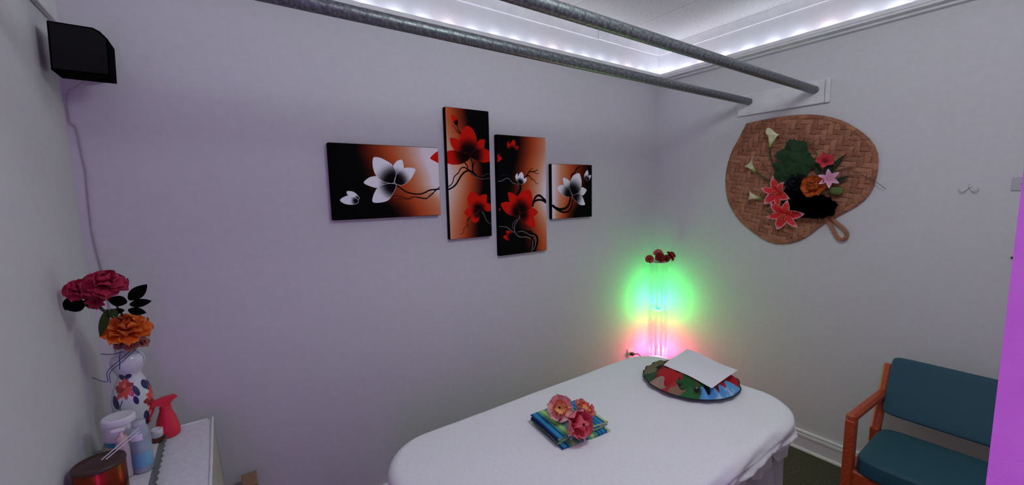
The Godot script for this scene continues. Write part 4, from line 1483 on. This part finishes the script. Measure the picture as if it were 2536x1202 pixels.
	g.lathe([[0.0, 0.0], [0.021, 0.0], [0.024, 0.004], [0.0245, 0.1], [0.023, 0.125], [0.018, 0.14], [0.014, 0.144], [0.0, 0.144]], 32)
	part("bottle", g, clear, cb)
	g = geo()
	g.lathe([[0.0, 0.003], [0.022, 0.003], [0.023, 0.09], [0.0, 0.09]], 28)
	part("gel", g, mat("gel", c8(168, 186, 196), 0.3), cb)
	g = geo()
	g.lathe([[0.0155, 0.14], [0.0165, 0.142], [0.0165, 0.156], [0.0, 0.157]], 24)
	part("cap", g, mat("grey_plastic", c8(176, 180, 190), 0.4), cb)
	g = geo()
	g.grid(20, 1, func(u, s): return Vector3(0.0252 * cos(0.4 + u * 2.2), 0.02 + 0.045 * s, 0.0252 * sin(0.4 + u * 2.2)), false)
	part("label", g, mat("blue_label", c8(116, 178, 206), 0.6), cb)
	g = geo()
	g.grid(20, 1, func(u, s): return Vector3(0.0252 * cos(1.2 + u * 1.2), 0.105 + 0.02 * s, 0.0252 * sin(1.2 + u * 1.2)), false)
	part("label", g, wpl, cb)
	for k in 2:
		var a := [Vector3(-3.128, y0 + 0.106, 0.5), Vector3(-3.118, y0 + 0.106, 0.503)][k] as Vector3
		var b := [Vector3(-3.052, y0 + 0.15, 0.455), Vector3(-3.05, y0 + 0.142, 0.46)][k] as Vector3
		g = geo()
		g.bar(a, b, 0.003, 0.002, Vector3.UP, 0.0005)
		tag(part("white_stick", g, wpl, self), ["upper of two thin white sticks leaning on the copper lid", "lower of two thin white sticks leaning on the copper lid"][k], "stick", "sticks on the copper lid")

	# small brown bottle, white cap
	var sb := thing("small_bottle", "small brown bottle with a white cap beside the red sprayer", "bottle", Vector3(-3.043, top + 0.002, 0.24))
	g = geo()
	g.lathe([[0.0, 0.0], [0.016, 0.0], [0.0175, 0.003], [0.0175, 0.018], [0.014, 0.022], [0.0, 0.022]], 24)
	part("bottle", g, mat("amber", c8(96, 46, 26), 0.25), sb)
	g = geo()
	g.lathe([[0.0, 0.02], [0.0165, 0.02], [0.0165, 0.045], [0.0155, 0.046], [0.0125, 0.046], [0.0115, 0.042], [0.0, 0.042]], 24)
	part("cap", g, wpl, sb)

	# red spray bottle
	var red := mat("red_plastic", c8(216, 36, 60), 0.4)
	var sp := thing("spray_bottle", "red plastic spray bottle at the back corner of the side table", "bottle", Vector3(-3.018, top + 0.001, 0.205))
	g = geo()
	g.lathe([[0.0, 0.0], [0.032, 0.0], [0.035, 0.005], [0.034, 0.025], [0.027, 0.06], [0.019, 0.085], [0.0155, 0.095], [0.0155, 0.102], [0.0, 0.104]], 32)
	part("bottle", g, red, sp)
	g = geo()
	g.lathe([[0.0165, 0.094], [0.0165, 0.104], [0.013, 0.108], [0.0, 0.109]], 20)
	part("collar", g, red, sp)
	g = geo(Transform3D(Basis(Vector3.UP, 0.35), Vector3.ZERO))
	var hp := PackedVector2Array([Vector2(-0.04, 0.118), Vector2(-0.036, 0.134), Vector2(0.0, 0.138), Vector2(0.03, 0.136), Vector2(0.036, 0.128), Vector2(0.022, 0.122), Vector2(0.013, 0.112), Vector2(0.012, 0.103), Vector2(-0.012, 0.103), Vector2(-0.014, 0.114)])
	g.x = g.x * shift(0, 0, -0.009)
	g.prism(hp, 0.018)
	part("spray_head", g, red, sp)
	g = geo(Transform3D(Basis(Vector3.UP, 0.35), Vector3.ZERO))
	g.tube(spline([Vector3(-0.03, 0.118, 0), Vector3(-0.035, 0.1, 0), Vector3(-0.045, 0.08, 0), Vector3(-0.043, 0.07, 0)], 5), 0.005, 0.003, 8)
	part("trigger", g, red, sp)
	make_vase(top)


func make_vase(top: float) -> void:
	var ax := -3.097
	var az := 0.2
	var por := mat("porcelain", c8(206, 214, 216), 0.16)
	por.clearcoat_enabled = true
	por.clearcoat = 0.6
	var im := Image.create(512, 512, false, Image.FORMAT_RGB8)
	im.fill(c8(206, 214, 218))
	var navy := c8(24, 30, 78)
	var coral := c8(206, 74, 60)
	var deep := c8(150, 40, 40)
	var blob := func(cx: float, cy: float, rx: float, ry: float, rot: float, col: Color) -> void:
		var p := PackedVector2Array()
		for k in 14:
			var a := k / 14.0 * TAU
			p.append(Vector2(cx, cy) + (Vector2(cos(a) * rx, sin(a) * ry)).rotated(rot))
		fill(im, p, func(_x, _y): return col)
	for c0 in [[150, 262], [290, 335], [410, 300], [20, 330]]:   # peonies and leaves round the body
		for q in [[-24, -50, 24, 19, 0.2], [22, -52, 25, 20, -0.2], [0, -40, 30, 16, 0.0], [-52, 26, 12, 22, 0.5], [40, 56, 16, 26, 0.6], [-46, 58, 10, 16, 0.3]]:
			blob.call(c0[0] + q[0], c0[1] + q[1], q[2], q[3], q[4], navy)
		for k in 17:
			var a: float = k * 2.4
			var d: float = 38.0 - k * 1.7
			blob.call(c0[0] + cos(a) * d, c0[1] + sin(a) * d * 0.9 + 6, 19, 9, a, coral if k % 4 else deep)
		blob.call(c0[0], c0[1], 12, 10, 0.0, c8(226, 110, 84))
		brush(im, spline([Vector2(c0[0] + 6, c0[1] + 50), Vector2(c0[0] + 22, c0[1] + 85), Vector2(c0[0] + 14, c0[1] + 130)], 5), 5, 4, c8(70, 84, 130))
	for k in 4:   # blue strokes round the neck bulb
		brush(im, spline([Vector2(k * 128 + 10, 30), Vector2(k * 128 + 50, 70), Vector2(k * 128 + 26, 120), Vector2(k * 128 + 30, 160)], 6), 5, 6, c8(48, 82, 150))
	im.fill_rect(Rect2i(0, 8, 512, 6), c8(48, 82, 150))
	por.albedo_color = Color.WHITE
	por.albedo_texture = ImageTexture.create_from_image(im)
	var v := thing("porcelain_vase", "white gourd vase painted with navy leaves and coral flowers", "vase", Vector3(ax, top + 0.001, az))
	var prof := [[0.02, 0.35], [0.024, 0.347], [0.019, 0.335], [0.022, 0.325], [0.038, 0.308], [0.044, 0.288], [0.041, 0.268], [0.032, 0.25], [0.031, 0.238], [0.037, 0.222], [0.046, 0.2], [0.052, 0.172], [0.053, 0.145], [0.049, 0.11], [0.041, 0.075], [0.034, 0.045], [0.034, 0.02], [0.038, 0.0], [0.0, 0.0]]
	var pts := []
	for q in prof:
		pts.append(Vector2(q[0], q[1]))
	var sm := spline(pts, 4)
	var g := geo()
	g.grid(48, sm.size() - 1, func(u, s):
		var p: Vector2 = sm[roundi(s * (sm.size() - 1))]
		return Vector3(p.x * cos(u * TAU), p.y, p.x * sin(u * TAU)), true, null, true)
	part("body", g, por, v)
	# wire twigs tied round its neck
	g = geo()
	g.tube(spline([Vector3(0.024, 0.335, 0.03), Vector3(-0.01, 0.31, 0.05), Vector3(-0.045, 0.275, 0.035), Vector3(-0.05, 0.24, 0.03), Vector3(-0.085, 0.262, 0.02)], 6), 0.0013, 0.0011, 6)
	g.tube(spline([Vector3(0.0, 0.332, 0.04), Vector3(-0.03, 0.33, 0.04), Vector3(-0.055, 0.335, 0.03)], 6), 0.0013, 0.001, 6)
	g.tube(spline([Vector3(0.03, 0.332, 0.032), Vector3(-0.002, 0.306, 0.053), Vector3(-0.038, 0.272, 0.038), Vector3(-0.042, 0.235, 0.033)], 6), 0.0012, 0.001, 6)
	part("neck_wire", g, mat("blue_wire", c8(44, 66, 118), 0.5), v)

	var stemm := mat("rose_stem", c8(62, 56, 44), 0.7)
	var leafm := matte("rose_leaf", c8(10, 14, 11))
	var sepal := matte("sepal", c8(54, 66, 36))
	var mouth := Vector3(ax, top + 0.34, az)
	var fwd := Vector3(0.15, 0.1, 0.98)
	var crim := func(r: float) -> Array: return rose_layers(r, lin(84, 8, 28), lin(172, 26, 64), lin(198, 48, 86))
	var r1 := Vector3(-3.155, 1.352, 0.345)
	var r2 := Vector3(-3.098, 1.362, 0.36)
	var r3 := Vector3(-3.120, 1.318, 0.36)
	flower("artificial_rose", "deep pink rose nearest the left wall, above the orange flower", "flower", "deep pink roses in the vase", r1, Vector3(0.1, 0.5, 0.85), crim.call(0.036), 10, [], [r1, Vector3(-3.13, 1.29, 0.3), Vector3(-3.095, 1.21, 0.24), mouth], stemm, 0.0025, [[r1 + Vector3(-0.02, -0.015, 0), Vector3(-0.3, -0.9, 0.1), 0.04, 0.02, fwd, leafm], [r1 + Vector3(0.015, -0.02, 0), Vector3(0.3, -0.6, 0.1), 0.045, 0.035, fwd, sepal]])
	flower("artificial_rose", "largest deep pink rose, top of the bunch in the vase", "flower", "deep pink roses in the vase", r2, Vector3(0.1, 0.75, 0.6), [[6, 0.055, 0.056, 8.0, 0.2, 0.5, 0.72, 0.36, 0.005, lin(70, 8, 24), lin(150, 22, 56), lin(170, 36, 72)]] + crim.call(0.046), 0, [], [r2, Vector3(-3.09, 1.29, 0.3), Vector3(-3.08, 1.2, 0.23), mouth + Vector3(0.005, 0, 0)], stemm, 0.0025,
		[[Vector3(-3.055, 1.305, 0.33), Vector3(0.55, 0.5, 0.0), 0.062, 0.036, fwd, leafm], [Vector3(-3.055, 1.29, 0.33), Vector3(0.95, 0.05, 0.0), 0.052, 0.026, fwd, leafm], [Vector3(-3.06, 1.275, 0.33), Vector3(0.8, -0.35, 0.0), 0.045, 0.024, fwd, leafm], [Vector3(-3.06, 1.298, 0.33), Vector3(-0.85, 0.35, 0.0), 0.046, 0.032, fwd, leafm], [Vector3(-3.068, 1.275, 0.33), Vector3(-0.95, 0.0, 0.0), 0.036, 0.018, fwd, leafm], [Vector3(-3.105, 1.285, 0.33), Vector3(-0.25, -0.9, 0.1), 0.085, 0.022, fwd, sepal], [Vector3(-3.098, 1.285, 0.335), Vector3(0.3, -0.5, 0.1), 0.03, 0.02, fwd, sepal]])
	flower("artificial_rose", "small deep pink rose hanging below the two big ones", "flower", "deep pink roses in the vase", r3, Vector3(-0.1, 0.2, 0.95), [[8, 0.026, 0.012, 25.0, 0.2, 0.4, 0.6, 0.7, 0.002, lin(80, 8, 20), lin(160, 30, 54), lin(180, 50, 76)], [6, 0.018, 0.012, 55.0, 0.2, 0.2, 0.6, 0.7, 0.0, lin(80, 8, 20), lin(150, 26, 50), lin(170, 40, 66)]], 0, [], [r3, Vector3(-3.11, 1.28, 0.33), Vector3(-3.085, 1.22, 0.26), mouth], stemm, 0.002, [[r3 + Vector3(-0.025, 0.0, -0.01), Vector3(-0.9, -0.25, 0.1), 0.045, 0.04, fwd, leafm]])
	var org := Vector3(-3.078, 1.195, 0.265)
	var oc := [lin(170, 56, 8), lin(226, 100, 20), lin(240, 134, 48)]
	flower("artificial_peony", "big orange flower in the mouth of the painted vase", "flower", "", org, Vector3(0.1, 0.85, 0.5), [[8, 0.064, 0.05, 4.0, 0.2, 0.15, 0.74, 0.36, 0.006, oc[0], oc[1], oc[2]], [7, 0.054, 0.046, 26.0, 0.25, 0.1, 0.74, 0.36, 0.006, oc[0], oc[1], oc[2]], [6, 0.042, 0.042, 52.0, 0.3, 0.0, 0.74, 0.36, 0.005, oc[0], oc[1], oc[2]], [4, 0.034, 0.036, 74.0, 0.3, 0.0, 0.7, 0.5, 0.003, oc[0], oc[1], oc[1]]], 0, [], [org, Vector3(-3.075, 1.165, 0.22), mouth], stemm, 0.003)
	for k in 3:
		var p: Vector3 = [Vector3(-3.1, 1.148, 0.235), Vector3(-3.075, 1.14, 0.25), Vector3(-3.052, 1.142, 0.24)][k]
		flower("artificial_flower", ["brown pink bloom under the left of the orange flower", "brown pink bloom under the middle of the orange flower", "brown pink bloom under the right of the orange flower"][k], "flower", "small blooms at the vase mouth", p, [Vector3(-0.5, 0.3, 0.8), Vector3(0, 0.3, 0.95), Vector3(0.5, 0.4, 0.75)][k], [[5, 0.022, 0.02, 26.0, 0.25, 0.2, 0.7, 0.5, 0.002, lin(110, 50, 40), lin(170, 110, 96), lin(186, 130, 116)], [4, 0.015, 0.015, 60.0, 0.3, 0.0, 0.7, 0.5, 0.0, lin(100, 40, 34), lin(150, 84, 74), lin(170, 110, 96)]], k * 30.0, [], [p, (p + mouth) / 2, mouth], stemm, 0.0015)


# ---------------------------------------------------------------- speaker, hook, box
func make_small_things() -> void:
	var black := matte("speaker_black", c8(3, 3, 4))
	var s := thing("speaker", "black wall speaker high in the left corner", "speaker", Vector3(-3.1, 2.06, 0.1))
	var face := PackedVector2Array([Vector2(-0.068, 0.071), Vector2(0.028, 0.070), Vector2(0.043, 0.062), Vector2(0.058, 0.043), Vector2(0.053, -0.068), Vector2(-0.073, -0.067)])
	var g := geo(shift(0, 0, 0.01))
	g.prism(face, 0.105)
	part("cabinet", g, black, s)
	g = geo(Transform3D(Basis().scaled(Vector3(0.93, 0.93, 1)), Vector3(0, 0, 0.115)))
	g.prism(face, 0.006)
	part("grille", g, noisy("grille_cloth", [c8(2, 2, 3), c8(5, 5, 6)], [0.3, 0.7], 40.0, 0.2, 0.95), s)
	g = geo()
	g.box(Vector3(0.0, -0.02, -0.045), Vector3(0.03, 0.05, 0.11), 0.003)
	part("bracket", g, black, s)
	var wire := []
	for q in [[-3.1, 2.02, 0.09], [-3.16, 1.985, 0.03], [-3.187, 1.963, 0.008], [-3.189, 1.875, 0.007], [-3.178, 1.86, 0.006], [-3.174, 1.817, 0.006], [-3.171, 1.756, 0.006], [-3.168, 1.71, 0.006], [-3.17, 1.664, 0.006], [-3.173, 1.558, 0.006], [-3.173, 1.49, 0.006], [-3.166, 1.399, 0.006], [-3.158, 1.3, 0.006], [-3.155, 1.0, 0.006], [-3.15, 0.5, 0.006], [-3.15, 0.13, 0.02]]:
		wire.append(Vector3(q[0], q[1], q[2]))
	g = geo()
	g.tube(spline(wire, 4), 0.0022, 0.0022, 6)
	tag(part("speaker_cable", g, mat("cable_white", c8(176, 174, 180), 0.6), self), "thin pale cable running down the left corner from the speaker", "cable")
	# double coat hook
	var chrome := mat("hook_white", c8(208, 210, 214), 0.5)
	var h := thing("coat_hook", "small white double coat hook on the right wall", "hook", Vector3(0, 1.585, 1.667))
	h.scale = Vector3.ONE * 0.7
	g = geo(Transform3D(Basis(Vector3(0, 1, 0), Vector3(-1, 0, 0), Vector3(0, 0, 1)), Vector3.ZERO))
	g.lathe([[0.0, 0.0], [0.011, 0.0], [0.011, 0.004], [0.006, 0.007], [0.0, 0.007]], 16)
	part("plate", g, chrome, h, Transform3D(Basis().scaled(Vector3(1, 1.4, 1)), Vector3(0, 0.008, 0)))
	for q in [-1, 1]:
		g = geo()
		g.tube(spline([Vector3(-0.005, -0.006, q * 0.004), Vector3(-0.022, -0.024, q * 0.02), Vector3(-0.03, -0.022, q * 0.034), Vector3(-0.03, -0.006, q * 0.042)], 5), 0.0035, 0.003, 8)
		g.pad(Vector3(-0.03, -0.004, q * 0.042), Vector3.ONE * 0.009, 1.0, 10, 6)
		part("prong", g, chrome, h)
	for q in [0.016, -0.002]:
		g = geo(Transform3D(Basis(Vector3(0, 1, 0), Vector3(-1, 0, 0), Vector3(0, 0, 1)), Vector3(-0.006, q, 0)))
		g.lathe([[0.0, 0.0], [0.003, 0.0], [0.002, 0.002], [0.0, 0.002]], 10)
		part("screw", g, mat("screw", c8(70, 68, 66), 0.5, 0.5), h)
	var sw := thing("wall_plate", "grey blank wall plate at the right edge of the right wall", "wall plate", Vector3(0, 1.595, 1.815))
	g = geo()
	g.box(Vector3(-0.003, 0, 0), Vector3(0.006, 0.058, 0.05), 0.002)
	part("plate", g, mat("plate_grey", c8(182, 184, 190), 0.6), sw)
	g = geo(Transform3D(Basis(Vector3(0, 1, 0), Vector3(-1, 0, 0), Vector3(0, 0, 1)), Vector3(-0.006, 0, 0.004)))
	g.lathe([[0.0, 0.0], [0.003, 0.0], [0.002, 0.0015], [0.0, 0.0015]], 10)
	part("screw", g, M["screw"], sw)
	g = geo(Transform3D(Basis(Vector3(0, 1, 0), Vector3(-1, 0, 0), Vector3(0, 0, 1)), Vector3(0, 1.277, 1.816)))
	g.lathe([[0.0, 0.0], [0.002, 0.0], [0.002, 0.008], [0.0045, 0.009], [0.004, 0.011], [0.0, 0.0115]], 12)
	tag(part("nail", g, mat("nail", c8(40, 36, 44), 0.5, 0.4), self), "dark nail in the right wall beside the passage corner", "nail")
	# upright cardboard box on the floor by the back wall
	var card := noisy("cardboard", [c8(140, 106, 84), c8(160, 124, 98)], [0.2, 0.8], 5.0, 0.04, 0.9)
	var b := thing("cardboard_box", "brown cardboard box standing on the floor right of the side table", "box", Vector3(-2.80, 0, 0.09))
	g = geo()
	for q in [[Vector3(0, 0.23, -0.048), Vector3(0.05, 0.455, 0.004)], [Vector3(0, 0.23, 0.048), Vector3(0.05, 0.455, 0.004)], [Vector3(-0.025, 0.23, 0), Vector3(0.004, 0.455, 0.1)], [Vector3(0.025, 0.23, 0), Vector3(0.004, 0.455, 0.1)], [Vector3(0, 0.004, 0), Vector3(0.05, 0.006, 0.1)]]:
		g.box(q[0], q[1], 0.001)
	part("carton", g, card, b)
	g = geo()
	g.box(Vector3(0, 0.457, 0.0), Vector3(0.048, 0.003, 0.094), 0.001)
	part("flap", g, card, b)
